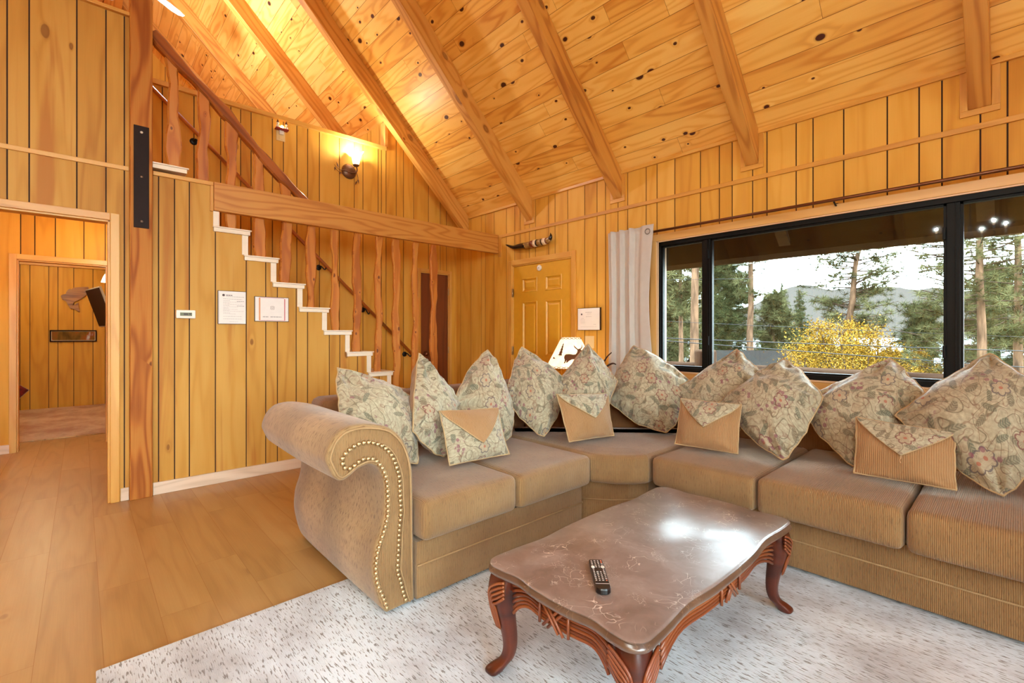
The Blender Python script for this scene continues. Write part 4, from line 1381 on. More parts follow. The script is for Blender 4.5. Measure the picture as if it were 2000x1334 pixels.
# ---------------------------------------------------------------- pillows
def pillow(name, corners, tf=0.075, tb=0.11, k=0.05, uvsc=0.27, seed=0, wr=0.006, mats=None, sag=0.0, parent=None, N=30, pinch=0.22, off=None, rotuv=0.0, bulge=0.0, floor_z=0.492, fold_amp=0.007):
    """corners T,R,B,L (or TL,TR,BR,BL) in order round the face as seen from the front"""
    c0, c1, c2, c3 = [Vector(c) for c in corners]
    nrm = (c1 - c3).cross(c0 - c2).normalized()
    cen = (c0 + c1 + c2 + c3) / 4
    if nrm.dot(Vector((0, 0, CAMH)) - cen) < 0:
        nrm = -nrm
    r = random.Random(seed)
    ox, oy = off or (r.uniform(0, 6), r.uniform(0, 6))
    sl = ((c0 - c1).length + (c2 - c3).length) / 4; tl = ((c1 - c2).length + (c3 - c0).length) / 4

    def surf(s, t, side, extra=0.0):
        s2 = s * (1 - k * (1 - t * t) + bulge * (1 - t * t)); t2 = t * (1 - k * (1 - s * s) + bulge * (1 - s * s))
        a, b = (s2 + 1) / 2, (t2 + 1) / 2
        w = max((1 - s * s), 0) ** 0.72 * max((1 - t * t), 0) ** 0.72
        s2 += (1.1 * fold_amp) * math.sin(t * 7 + seed * 1.7) * abs(s) ** 3 * (1 - t * t) + 0.6 * fold_amp * math.sin(t * 15 + seed)* abs(s) ** 3
        t2 += (1.1 * fold_amp) * math.sin(s * 6.3 + seed * 2.3) * abs(t) ** 3 * (1 - s * s) + 0.6 * fold_amp * math.sin(s * 13 + seed) * abs(t) ** 3
        a, b = (s2 + 1) / 2, (t2 + 1) / 2
        p = (c0 * (1 - a) + c1 * a) * (1 - b) + (c3 * (1 - a) + c2 * a) * b
        th = (tf if side > 0 else tb) * w
        cr_ = 0.0
        for ci, (cs_, ct_) in enumerate(((-1, -1), (1, -1), (1, 1), (-1, 1))):
            ds, dt = s - cs_, t - ct_
            rr_ = math.hypot(ds, dt)
            an_ = math.atan2(abs(dt), abs(ds))
            cr_ += math.exp(-((rr_ - 0.42) / 0.33) ** 2) * math.sin(an_ * (8.0 + ci % 2 * 2.5) + seed * 1.9 + ci * 2.1 + 1.2 * mnoise.noise(Vector((s * 2, t * 2, seed)))) * fold_amp * (1.25 if ci == 0 else 0.8)
        ed_ = min(1 - abs(s), 1 - abs(t))
        cr_ += math.exp(-((ed_ - 0.10) / 0.08) ** 2) * math.sin((s * 9 - t * 11) * 1.7 + seed * 2) * fold_amp * 0.35
        th += cr_ * min(1, ed_ * 9)
        q = p + nrm * side * (th + extra)
        e = min(1, 3.0 * max(1 - abs(s), 0)) * min(1, 3.0 * max(1 - abs(t), 0))
        nn = mnoise.noise(Vector((q.x * 6 + seed * 3.1, q.y * 6, q.z * 6))) + 0.6 * mnoise.noise(Vector((q.x * 15 + seed, q.y * 15, q.z * 13)))
        # radiating pinch folds near the corners
        cr = max(abs(s), 1e-6) * max(abs(t), 1e-6)
        fold = math.sin(math.atan2(1.02 - abs(t), 1.02 - abs(s)) * 9 + seed) * cr ** 2.5 * 0.010
        q = q + nrm * side * (nn * wr * (0.4 + e) + fold * e)
        vf = mnoise.noise(Vector((q.x * 9 + seed * 5, q.y * 9, q.z * 2.2))) * 0.012 * e * (wr / 0.009)
        q = q + nrm * side * vf
        if floor_z is not None:
            zf = floor_z + 0.10
            if q.z < zf:
                q.z = zf - 0.10 * math.tanh((zf - q.z) / 0.10)
        return q
    mb = MB()
    for side in (1, -1):
        pts = []; uvs = []
        for j in range(N + 1):
            for i in range(N + 1):
                s = math.sin((-1 + 2 * i / N) * PI / 2); t = math.sin((-1 + 2 * j / N) * PI / 2)
                if i in (0, N) or j in (0, N):
                    p = surf(s, t, 1)
                else:
                    p = surf(s, t, side)
                pts.append(p)
                ca, sa = math.cos(rotuv), math.sin(rotuv)
                x, y = s * sl, t * tl
                uvs.append((ox + x * ca - y * sa, oy + x * sa + y * ca))
        F = []
        for j in range(N):
            for i in range(N):
                a = j * (N + 1) + i
                f = (a, a + 1, a + N + 2, a + N + 1)
                F.append(f[::-1] if side > 0 else f)
        mb.add(pts, F, 0 if side > 0 else 1, uvs=uvs, smooth=True)
    cen2 = cen.copy(); cen2.z = min(c.z for c in (c0, c1, c2, c3))
    o = mb.build(name, mats or [M_FLORAL, M_TANP], parent, origin=cen2)
    weld(o, 0.0006)
    # piping on the seam
    path = []
    M_ = 16
    for a, b in (((-1, -1), (1, -1)), ((1, -1), (1, 1)), ((1, 1), (-1, 1)), ((-1, 1), (-1, -1))):
        for i in range(M_):
            f = i / M_
            s = a[0] + (b[0] - a[0]) * f; t = a[1] + (b[1] - a[1]) * f
            s = math.sin(s * PI / 2); t = math.sin(t * PI / 2)
            path.append(surf(s, t, 1))
    mb = MB(); mb.tube(path, 0.0043, 6, closed=True)
    mb.build('piping', [M_PIPE], o)
    return o, surf


BIG = {'P1': [(1.073, 2.62, 1.035), (1.48, 2.528, 0.851), (1.351, 2.228, 0.5), (1.0, 2.345, 0.707)], 'P2': [(1.558, 2.55, 1.105), (1.833, 2.482, 0.763), (1.543, 2.248, 0.5), (1.348, 2.27, 0.69)], 'P3': [(2.157, 2.6, 1.112), (2.203, 2.372, 0.702), (2.046, 2.292, 0.5), (1.773, 2.484, 0.769)], 'P4': [(2.495, 2.6, 1.123), (2.702, 2.292, 0.856), (2.344, 2.218, 0.5), (2.227, 2.478, 0.767)], 'P5': [(2.971, 2.329, 1.144), (2.963, 2.043, 0.869), (2.628, 2.007, 0.52), (2.546, 2.357, 0.772)], 'P6': [(3.3, 2.118, 1.126), (3.345, 1.664, 0.871), (3.08, 1.715, 0.5), (3.009, 2.16, 0.709)], 'P7': [(3.44, 1.36, 1.117), (3.346, 1.126, 0.911), (3.105, 1.276, 0.5), (3.221, 1.753, 0.785)], 'P8': [(3.3, 1.014, 1.07), (3.154, 0.766, 0.863), (2.899, 0.896, 0.5), (3.087, 1.351, 0.767)], 'P9': [(3.4, 0.499, 1.087), (3.274, 0.318, 0.883), (3.035, 0.596, 0.5), (3.218, 0.923, 0.794)], 'P10': [(3.3, 0.099, 1.131), (3.172, -0.135, 0.895), (2.957, 0.045, 0.5), (3.12, 0.437, 0.8)]}
BL = {
 'P1': 'large floral tapestry pillow slumped right behind the scroll arm, leftmost of all',
 'P2': 'large floral pillow with a plain tan side, standing second from the scroll arm',
 'P3': 'tall narrow floral pillow just behind the small pillow with the tan cord flap',
 'P4': 'floral pillow standing left of the deer lampshade, third peak before the corner',
 'P5': 'floral pillow in the corner whose tip overlaps the right side of the deer lampshade',
 'P6': 'broad floral pillow standing directly in front of the hanging curtain',
 'P7': 'floral pillow leaning at the left window mullion, half behind its neighbour',
 'P8': 'slumped floral pillow right of the small pillow, below the centre of the window',
 'P9': 'wide floral pillow directly behind the rightmost small envelope pillow',
 'P10': 'biggest floral pillow, at the right edge with a large pale flower low on its face'}
PP = {'P1': dict(tf=0.116, tb=0.10, k=-0.10), 'P2': dict(tf=0.087, tb=0.16, k=-0.06), 'P3': dict(tf=0.123, tb=0.13, k=-0.16), 'P4': dict(tf=0.131, tb=0.11, k=-0.08),
      'P5': dict(tf=0.131, tb=0.10, k=-0.04), 'P6': dict(tf=0.160, tb=0.11, k=-0.14), 'P7': dict(tf=0.116, tb=0.07, k=-0.02), 'P8': dict(tf=0.145, tb=0.10, k=-0.06),
      'P9': dict(tf=0.131, tb=0.09, k=-0.04), 'P10': dict(tf=0.160, tb=0.10, k=-0.06)}
for i, (kk, c) in enumerate(BIG.items()):
    c = [list(q) for q in c]
    o, sf = pillow('floral_pillow', c, seed=i + 1, rotuv=0.785 + i, wr=0.013, N=40, fold_amp=0.020, **PP[kk])
    tag(o, BL[kk], 'pillow', 'large floral pillows along the sectional')

SM = {'S1': [(1.458, 2.173, 0.8), (1.844, 2.126, 0.78), (1.851, 2.029, 0.505), (1.454, 2.07, 0.505)], 'S2': [(2.345, 2.101, 0.821), (2.778, 1.998, 0.8), (2.72, 1.905, 0.505), (2.343, 1.988, 0.505)], 'S3': [(2.901, 1.506, 0.802), (2.939, 1.138, 0.799), (2.838, 1.119, 0.505), (2.798, 1.494, 0.505)], 'S4': [(2.982, 0.577, 0.791), (2.994, 0.198, 0.768), (2.902, 0.19, 0.505), (2.883, 0.568, 0.505)]}
SL = {'S1': ('small floral envelope pillow with a tan corduroy flap, nearest the scroll arm', [M_FLORAL, M_TANP], [M_TANP]),
      'S2': ('small tan envelope pillow with floral flap, on the corner wedge below the lampshade', [M_TANP, M_TANP], [M_FLORAL]),
      'S3': ('small tan envelope pillow with floral flap, on the first cushion under the window', [M_TANP, M_TANP], [M_FLORAL]),
      'S4': ('small tan corduroy pillow with wide floral flap and hanging thread, farthest right', [M_TANP, M_TANP], [M_FLORAL])}
for i, (kk, c) in enumerate(SM.items()):
    lab, mm, fm = SL[kk]
    c = [list(q) for q in c]
    o, sf = pillow('envelope_pillow', c, tf=0.065, tb=0.06, k=0.03, seed=20 + i, wr=0.006, mats=mm, N=22, off=(i * 1.3, 2.0))
    tag(o, lab, 'pillow', 'small envelope pillows')
    # triangular flap following the front
    mb = MB()
    R = 14; tipt = 0.12 if kk != 'S1' else 0.34
    for side, ex in ((1, 0.014), (1, 0.006)):
        pts = []; uvs = []; idx = {}
        for j in range(R + 1):
            t = -0.985 + (tipt + 0.985) * j / R
            half = 0.985 * (1 - (j / R) ** 1.25)
            for q in range(R + 1):
                s = -half + 2 * half * q / R
                idx[(j, q)] = len(pts)
                lip = ex
                p = sf(max(-0.985, min(0.985, s)), t, 1, lip)
                pts.append(p); uvs.append((s * 0.19 + 3 + i, t * 0.17 + 5))
        F = []
        for j in range(R):
            for q in range(R):
                f = (idx[(j, q)], idx[(j, q + 1)], idx[(j + 1, q + 1)], idx[(j + 1, q)])
                F.append(f[::-1] if ex > 0.01 else f)
        mb.add(pts, F, 0, uvs=uvs, smooth=True)
    fl = mb.build('flap', fm, o)
    fl['label'] = 'tan corduroy flap' if kk == 'S1' else 'floral tapestry flap'
    edge = []
    for j in range(R + 1):
        t = -0.985 + (tipt + 0.985) * j / R; half = 0.985 * (1 - (j / R) ** 1.25)
        edge.append(sf(-half, t, 1, 0.009))
    for j in range(R - 1, -1, -1):
        t = -0.985 + (tipt + 0.985) * j / R; half = 0.985 * (1 - (j / R) ** 1.25)
        edge.append(sf(half, t, 1, 0.009))
    mb = MB(); mb.tube(edge, 0.0045, 6); mb.build('piping', [M_PIPE], fl)
    if kk == 'S4':
        p = sf(0, tipt + 0.02, 1, 0.014)
        mb = MB(); mb.tube(catmull([p, p + Vector((-0.004, 0, -0.012)), p + Vector((0.0, 0.004, -0.022)), p + Vector((-0.003, 0.0, -0.034))], 4), 0.0016, 5)
        mb.build('thread', [M_JAMB], fl)

# ---------------------------------------------------------------- coffee table
TX0, TX1, TY0, TY1, TZ = 1.065, 2.305, 0.665, 1.312, 0.412
tcx, tcy = (TX0 + TX1) / 2, (TY0 + TY1) / 2
table = empty('coffee_table', (tcx, tcy, RZ), 'carved cherry coffee table with serpentine brown marble top', 'table')


def outline(inset=0.0, n=28):
    hx, hy = (TX1 - TX0) / 2 - inset, (TY1 - TY0) / 2 - inset
    cr = 0.055
    pts = []
    def edge(p0, p1, nx, ny, depth, L):
        for i in range(n):
            t = i / n
            # 0 at corners, dips inwards near them, swells in the middle
            w = -depth * (math.sin(PI * min(t, 1 - t) / 0.5 * 1.0) ** 2) * (1 if 0.0 < t < 1 else 0)
            x = p0[0] + (p1[0] - p0[0]) * t; y = p0[1] + (p1[1] - p0[1]) * t
            tt = min(t, 1 - t) * 2
            dip = depth * (math.exp(-((tt - 0.42) / 0.20) ** 2)) - depth * 0.25 * tt ** 3
            pts.append((x - nx * dip, y - ny * dip))
    def corner(cx_, cy_, a0):
        for i in range(7):
            a = a0 + PI / 2 * i / 7
            pts.append((cx_ + cr * math.cos(a), cy_ + cr * math.sin(a)))
    edge((-hx + cr, -hy), (hx - cr, -hy), 0, -1, 0.014, 0)
    corner(hx - cr, -hy + cr, -PI / 2)
    edge((hx, -hy + cr), (hx, hy - cr), 1, 0, 0.012, 0)
    corner(hx - cr, hy - cr, 0)
    edge((hx - cr, hy), (-hx + cr, hy), 0, 1, 0.014, 0)
    corner(-hx + cr, hy - cr, PI / 2)
    edge((-hx, hy - cr), (-hx, -hy + cr), -1, 0, 0.012, 0)
    corner(-hx + cr, -hy + cr, PI)
    return [(x + tcx, y + tcy) for x, y in pts]


mb = MB()
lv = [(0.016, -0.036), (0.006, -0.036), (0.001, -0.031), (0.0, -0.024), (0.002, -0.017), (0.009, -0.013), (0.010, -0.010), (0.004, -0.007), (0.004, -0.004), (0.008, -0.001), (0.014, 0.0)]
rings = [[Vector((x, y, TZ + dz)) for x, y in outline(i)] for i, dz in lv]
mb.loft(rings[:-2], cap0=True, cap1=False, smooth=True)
o = mb.build('edge_moulding', [M_MARBLE_E], table); autosmooth(o, 50); o['label'] = 'polished brown moulded edge with its dark reflection in the colour'
mb = MB(); mb.loft(rings[-3:], cap0=False, cap1=True, smooth=True)
o = mb.build('tabletop', [M_MARBLE], table); autosmooth(o, 50)
mb = MB()
rings = [[Vector((x, y, z)) for x, y in outline(i)] for i, z in ((0.045, TZ - 0.085), (0.045, TZ - 0.037), (0.060, TZ - 0.037), (0.060, TZ - 0.085))]
mb.loft(rings, cap0=False, cap1=False, smooth=False)
o = mb.build('apron', [M_CHERRY], table); recalc(o)
ol = outline(0.036)
nn = 28; cc = 7
sides = {}
s0 = 0
for nm in ('front', 'right', 'back', 'left'):
    sides[nm] = ol[s0:s0 + nn] ; s0 += nn + cc
for nm, pts in sides.items():
    pts = pts[2:-1]
    m = len(pts)
    longside = nm in ('front', 'back')
    for lvl in range(6):
        path = []
        for i, (x, y) in enumerate(pts):
            t = abs(i / (m - 1) * 2 - 1)
            z = TZ - 0.046 - lvl * 0.0115 - 0.030 * t ** 7 * (0.3 + lvl * 0.26)
            path.append((x, y, z))
        mb = MB(); mb.tube(path, 0.0058, 7)
        mb.build('reed', [M_REED], table)
    # cross bindings in the middle
    mid = m // 2
    p = Vector((*pts[mid], 0)); tg = (Vector((*pts[mid + 1], 0)) - Vector((*pts[mid - 1], 0))).normalized(); nr = Vector((tg.y, -tg.x, 0))
    if nr.dot(p - Vector((tcx, tcy, 0))) < 0: nr = -nr
    wv = 0.075 if longside else 0.060
    zz0, zz1 = TZ - 0.040, TZ - 0.108
    for sgn in (-1, 1):
        q = p + tg * sgn * wv + nr * 0.009
        mb = MB(); mb.tube([(q.x, q.y, zz0), (q.x, q.y, zz1 - 0.004)], 0.0052, 7); mb.build('binding', [M_REED], table)
        for dd in (-0.010, 0.010):
            a = p + tg * (sgn * 0.034 + dd) + nr * (0.010 if sgn > 0 else 0.014); b = p + tg * (-sgn * 0.034 + dd) + nr * (0.010 if sgn > 0 else 0.014)
            mb = MB(); mb.tube([(a.x, a.y, zz0), (b.x, b.y, zz1 - 0.006)], 0.0050, 7); mb.build('binding', [M_REED], table)
# cabriole legs
for sx, sy in ((-1, -1), (1, -1), (1, 1), (-1, 1)):
    cxx = tcx + sx * ((TX1 - TX0) / 2 - 0.062); cyy = tcy + sy * ((TY1 - TY0) / 2 - 0.062)
    dg = Vector((sx, sy, 0)).normalized()
    mb = MB()
    prof = [(TZ - 0.037, 0.0, 0.047), (TZ - 0.07, 0.008, 0.048), (TZ - 0.11, 0.014, 0.046), (TZ - 0.15, 0.012, 0.039), (TZ - 0.20, 0.002, 0.031), (0.15, -0.010, 0.025), (0.10, -0.012, 0.022), (0.065, 0.0, 0.022), (0.045, 0.022, 0.026), (0.028, 0.040, 0.030), (RZ + 0.006, 0.046, 0.028), (RZ + 0.0, 0.046, 0.022)]
    cp = catmull([(z, o_, r_) for z, o_, r_ in prof], 3)
    rings = []
    ux, uy = Vector((sx, 0, 0)), Vector((0, sy, 0))
    for q in cp:
        z, o_, r_ = q
        ctr = Vector((cxx, cyy, 0)) + dg * o_
        ring = []
        for k in range(16):
            a = 2 * PI * k / 16
            c_, s_ = math.cos(a), math.sin(a)
            e = 0.62
            px = math.copysign(abs(c_) ** e, c_) * r_; py = math.copysign(abs(s_) ** e, s_) * r_
            ring.append(Vector((ctr.x + px, ctr.y + py, max(z, RZ))))
        rings.append(ring)
    if True:
        mb.loft(rings, smooth=True)
    leg = mb.build('leg', [M_CHERRY], table); recalc(leg); autosmooth(leg, 45)
    # reeds wrapping over the knee
    for i in range(5):
        for w in (0, 1):
            A = dg * 0.0
            edge = 0.049
            f = i * 0.0105
            if w == 0:
                path = [(cxx - sx * (0.045 + 0), cyy + sy * (edge + 0.004), TZ - 0.046 - f * 1.2), (cxx - sx * 0.01, cyy + sy * (edge + 0.008), TZ - 0.060 - f * 1.6), (cxx + sx * (0.030 - i * 0.006), cyy + sy * (edge + 0.008), TZ - 0.095 - f * 1.0), (cxx + sx * (0.034 - i * 0.007), cyy + sy * (edge - 0.004), TZ - 0.165), (cxx + sx * (0.022 - i * 0.005), cyy + sy * (0.028), TZ - 0.235)]
            else:
                path = [(cxx + sx * (edge + 0.004), cyy - sy * 0.045, TZ - 0.046 - f * 1.2), (cxx + sx * (edge + 0.008), cyy - sy * 0.01, TZ - 0.060 - f * 1.6), (cxx + sx * (edge + 0.008), cyy + sy * (0.030 - i * 0.006), TZ - 0.095 - f * 1.0), (cxx + sx * (edge - 0.004), cyy + sy * (0.034 - i * 0.007), TZ - 0.165), (cxx + sx * 0.028, cyy + sy * (0.022 - i * 0.005), TZ - 0.235)]
            mb = MB(); cpth = catmull(path, 5); mb.tube(cpth, [0.0055 * (1 - 0.5 * (j / (len(cpth) - 1)) ** 2) for j in range(len(cpth))], 6)
            mb.build('knee_reed', [M_REED], leg)

# remote control on the table
rp = [Vector((1.335, 1.007, TZ)), Vector((1.200, 0.872, TZ))]
dirv = (rp[0] - rp[1]).normalized()
remote = empty('remote_control', (1.268, 0.945, TZ), 'black television remote with pale buttons lying on the marble coffee table', 'remote')
angr = math.atan2(dirv.y, dirv.x)
Mr = Matrix.Translation((1.268, 0.945, TZ + 0.0005)) @ Matrix.Rotation(angr, 4, 'Z')
mb = MB()
hl, hw_ = 0.098, 0.024
def rring(i, z):
    out = []
    for (cx_, cy_, a0, rr) in ((hl - 0.005, hw_ - 0.005, 0, 0.005), (-hl + 0.02, hw_ - 0.02, PI / 2, 0.02), (-hl + 0.02, -hw_ + 0.02, PI, 0.02), (hl - 0.005, -hw_ + 0.005, 1.5 * PI, 0.005)):
        for k in range(6):
            a = a0 + PI / 2 * k / 5
            out.append(Vector((cx_ + (rr - i) * math.cos(a), cy_ + (rr - i) * math.sin(a), z)))
    return out
mb.loft([rring(0.003, 0), rring(0.0, 0.004), rring(0.0, 0.015), rring(0.002, 0.019)], M=Mr, smooth=False)
body = mb.build('body', [M_RBLACK], remote)
mb = MB(); mb.box(-hl + 0.034, -hl + 0.036, -hw_ + 0.002, hw_ - 0.002, 0.0188, 0.0195, M=Mr); mb.build('groove_line', [M_RBTN], remote)
rr_ = random.Random(4)
for i in range(13):
    for j in range(4):
        if i in (5, 6) and j in (1, 2): continue
        x = hl - 0.012 - i * 0.0108; y = -0.0165 + j * 0.011
        big = (i, j) in ((4, 0), (4, 3))
        w = 0.0055 if big else rr_.choice((0.0022, 0.0030, 0.0026))
        h = 0.0045 if big else rr_.choice((0.0014, 0.0020))
        m = M_RBTNW if big else (M_RBTNO if (i, j) in ((0, 0), (1, 0), (12, 0)) else M_RBTN)
        mb = MB(); mb.box(x - h, x + h, y - w, y + w, 0.0185, 0.0205, M=Mr); mb.build('button', [m], remote)

# ---------------------------------------------------------------- curtain and rod
rod = empty('curtain_rod', (3.79, 1.2, 2.15), 'thin bronze curtain rod running along the top of the big window', 'curtain rod')
mb = MB(); mb.tube([(3.802, 2.66, 2.147), (3.802, -0.75, 2.147)], 0.0115, 12); mb.build('rod', [M_BRONZE], rod)
mb = MB(); mb.sphere((3.802, 2.668, 2.147), 0.014); mb.build('finial', [M_BRONZE], rod)
for y in (2.70, 0.86, -0.6):
    mb = MB(); mb.tube(catmull([(XW, y, 2.118), (3.84, y, 2.118), (3.802, y, 2.132)], 4), 0.006, 8); mb.lathe([(0.001, 0), (0.018, 0), (0.018, 0.004), (0.001, 0.006)], M=Matrix.Translation((XW, y, 2.118)) @ Matrix.Rotation(-PI / 2, 4, 'Y'), seg=12)
    mb.build('bracket', [M_IRON], rod)
ctl = [(2.205, 3.752), (2.255, 3.748), (2.315, 3.748), (2.350, 3.770), (2.372, 3.776), (2.392, 3.776), (2.412, 3.776), (2.430, 3.755), (2.450, 3.738), (2.470, 3.758), (2.486, 3.776), (2.504, 3.776), (2.522, 3.776), (2.538, 3.755), (2.556, 3.740), (2.574, 3.758), (2.592, 3.776), (2.608, 3.776), (2.624, 3.776), (2.640, 3.755), (2.658, 3.742), (2.676, 3.758), (2.694, 3.775), (2.712, 3.776)]
cp = [Vector((q.x, q.y, 0)) for q in catmull([(a, b, 0) for a, b in ctl], 5)]
mb = MB()
zs = [2.198 - 2.13 * (i / 40) for i in range(41)]
rows = []
for z in zs:
    f = (2.198 - z) / 2.13
    row = []
    for i, q in enumerate(cp):
        y = q.x; x = 3.795 + (q.y - 3.795) * (1 - 0.12 * f)
        y2 = 2.46 + (y - 2.46) * (1 - 0.06 * f - 0.16 * math.sin(min(f * 1.6, 1) * PI) * (1 if y < 2.46 else 0.15)) + 0.006 * math.sin(z * 5 + y * 20) * f
        x += 0.010 * mnoise.noise(Vector((y * 9, z * 2.2, 0))) * (0.3 + f)
        row.append(Vector((x, y2, z + (0.008 * math.cos((q.y - 3.74) * 30) if f == 0 else 0))))
    rows.append(row)
n = len(cp)
def nrow(row):
    out = []
    for i in range(n):
        t = row[min(i + 1, n - 1)] - row[max(i - 1, 0)]
        m = Vector((t.y, -t.x, 0)).normalized()
        out.append(row[i] + m * 0.0025)
    return out
pts = []; uvs = []
for row in rows:
    pts += row
for row in rows:
    pts += nrow(row)
m = len(rows); off = n * m; F = []
for j in range(m - 1):
    for i in range(n - 1):
        a = j * n + i
        F.append((a, a + 1, a + n + 1, a + n)); F.append((off + a + n, off + a + n + 1, off + a + 1, off + a))
for i in range(n - 1):
    F.append((off + i, off + i + 1, i + 1, i)); a = (m - 1) * n + i; F.append((a, a + 1, off + a + 1, off + a))
for j in range(m - 1):
    a = j * n; F.append((a, a + n, off + a + n, off + a)); a = j * n + n - 1; F.append((off + a, off + a + n, a + n, a))
mb.add(pts, F, 0, smooth=True)
cur = mb.build('curtain', [M_CURT]); recalc(cur)
tag(cur, 'cream linen grommet curtain gathered at the left end of the big window', 'curtain')
for k, (y, x) in enumerate(((2.262, 3.747), (2.412, 3.80), (2.450, 3.80))):
    if k: continue
    mb = MB()
    prof = [(x - 0.004, y + 0.024 * math.cos(a * PI / 8), 2.147 + 0.024 * math.sin(a * PI / 8)) for a in range(16)]
    mb.tube(prof, 0.0045, 8, closed=True); mb.build('grommet', [M_BOLT], cur)

# ---------------------------------------------------------------- lamp, side table, antler piece
stb = empty('side_table', (3.585, 2.88, 0), 'small wooden side table tucked in the corner behind the sectional', 'side table')
mb = MB(); mb.bevbox(3.36, 3.81, 2.52, 3.22, 0.535, 0.560, 0.006, g='y'); mb.build('top', [M_RAIL], stb)
for x in (3.39, 3.78):
    for y in (2.55, 3.19):
        mb = MB(); mb.tube([(x, y, 0), (x, y, 0.25), (x, y, 0.535)], [0.014, 0.02, 0.024], 8); mb.build('leg', [M_RAIL], stb)
mb = MB(); mb.bevbox(3.39, 3.78, 2.55, 3.19, 0.16, 0.178, 0.004, g='y'); mb.build('shelf', [M_RAIL], stb)
LX, LY = 3.545, 2.988
lamp = empty('table_lamp', (LX, LY, 0.560), 'lit table lamp with parchment shade showing a deer and fir tree silhouette', 'lamp')
mb = MB(); mb.lathe([(0.001, 0), (0.09, 0.0), (0.09, 0.015), (0.035, 0.03), (0.022, 0.06), (0.03, 0.12), (0.045, 0.17), (0.03, 0.23), (0.014, 0.27), (0.010, 0.34), (0.001, 0.34)], c=(LX, LY, 0.560)); mb.build('base', [M_ANT], lamp)
zb, ztp, rb, rt = 0.897, 1.190, 0.243, 0.092
mb = MB()
seg = 40
rings = []
for r0, z in ((rb, zb), (rt, ztp), (rt - 0.003, ztp), (rb - 0.003, zb)):
    rings.append([Vector((LX + r0 * math.cos(2 * PI * k / seg), LY + r0 * math.sin(2 * PI * k / seg), z)) for k in range(seg)])
rings.append(rings[0])
mb.loft(rings, cap0=False, cap1=False)
sh = mb.build('lamp_shade', [M_SHADE], lamp)
def cone(a, h, out=0.0015):
    """a: angle in rad round the shade, h: 0 bottom - 1 top"""
    r = rb + (rt - rb) * h + out
    return Vector((LX + r * math.cos(a), LY + r * math.sin(a), zb + (ztp - zb) * h))
AF = math.atan2(-LY, -LX)   # side facing the seats
for rr0, hh, up in ((rb, 0.03, 1), (rt, 0.97, -1)):
    mb = MB()
    nx = 30 if rr0 == rb else 16
    for k in range(nx):
        a = 2 * PI * k / nx; da = 2 * PI / nx * 0.42
        for s in (-1, 1):
            mb.tube([cone(a - s * da, hh - 0.03, 0.002), cone(a + s * da, hh + 0.03, 0.002)], 0.0022, 4)
    mb.build('lacing', [M_LACE], sh)
from mathutils.geometry import tessellate_polygon
def decal(name, poly, a0, h0, sc):
    """poly in metres on the cone: x to the viewer's right, y up"""
    tri = tessellate_polygon([[Vector((x, y, 0)) for x, y in poly]])
    V = [tuple(q) for q in poly]; F0 = [tuple(t) for t in tri]
    for _ in range(4):
        mid = {}; F1 = []
        def mp(i, j):
            k = (min(i, j), max(i, j))
            if k not in mid:
                mid[k] = len(V); V.append(((V[i][0] + V[j][0]) / 2, (V[i][1] + V[j][1]) / 2))
            return mid[k]
        for a_, b_, c_ in F0:
            x1, x2, x3 = mp(a_, b_), mp(b_, c_), mp(c_, a_)
            F1 += [(a_, x1, x3), (x1, b_, x2), (x3, x2, c_), (x1, x2, x3)]
        F0 = F1
    tri = F0; nb_ = len(poly); poly = V
    pts = []
    for e in (0.0015, 0.0030):
        for x, y in poly:
            h = h0 + y * sc / (ztp - zb)
            r = rb + (rt - rb) * h
            pts.append(cone(a0 + x * sc / r, h, e))
    n = len(poly)
    F = [tuple(i + n for i in t) for t in tri]
    mb = MB(); mb.add(pts, F, 0); o = mb.build(name, [M_SILH], sh); recalc(o)
deer = [(-0.50, -0.02), (-0.46, 0.05), (-0.44, 0.14), (-0.47, 0.25), (-0.44, 0.36), (-0.36, 0.42), (-0.20, 0.44), (0.0, 0.41), (0.12, 0.42), (0.20, 0.50), (0.24, 0.60), (0.22, 0.66), (0.14, 0.72), (0.07, 0.80), (0.06, 0.92), (0.10, 0.84), (0.17, 0.77), (0.25, 0.70), (0.30, 0.69),
        (0.42, 0.72), (0.52, 0.80), (0.56, 0.92), (0.59, 0.90), (0.57, 0.78), (0.48, 0.70), (0.42, 0.66), (0.50, 0.62), (0.47, 0.57), (0.38, 0.55), (0.36, 0.44), (0.36, 0.30), (0.32, 0.20), (0.30, 0.10), (0.31, 0.0), (0.26, 0.0), (0.24, 0.12), (0.22, 0.14), (0.21, 0.0), (0.15, -0.01), (0.13, 0.14), (0.05, 0.18), (-0.08, 0.17), (-0.22, 0.10), (-0.30, 0.03), (-0.36, -0.01), (-0.37, 0.05), (-0.33, 0.14), (-0.40, 0.05), (-0.44, -0.03)]
decal('deer_silhouette', deer, AF + 0.12, 0.19, 0.185)
fir = [(0.0, 1.0), (0.06, 0.84), (0.03, 0.84), (0.09, 0.66), (0.05, 0.66), (0.12, 0.46), (0.07, 0.46), (0.15, 0.24), (0.09, 0.26), (0.17, 0.06), (0.02, 0.09), (0.02, 0.0), (-0.03, 0.0), (-0.03, 0.09), (-0.18, 0.08), (-0.1, 0.26), (-0.15, 0.26), (-0.07, 0.46), (-0.12, 0.47), (-0.05, 0.66), (-0.09, 0.67), (-0.03, 0.84), (-0.06, 0.85)]
decal('fir_silhouette', fir, AF - 0.60, 0.38, 0.130)
bush = [(-0.2, 0.0), (-0.2, 0.12), (-0.1, 0.2), (0.0, 0.12), (0.1, 0.08), (0.3, 0.02), (0.1, 0.0)]
decal('bush_silhouette', bush, AF - 0.95, 0.30, 0.10)
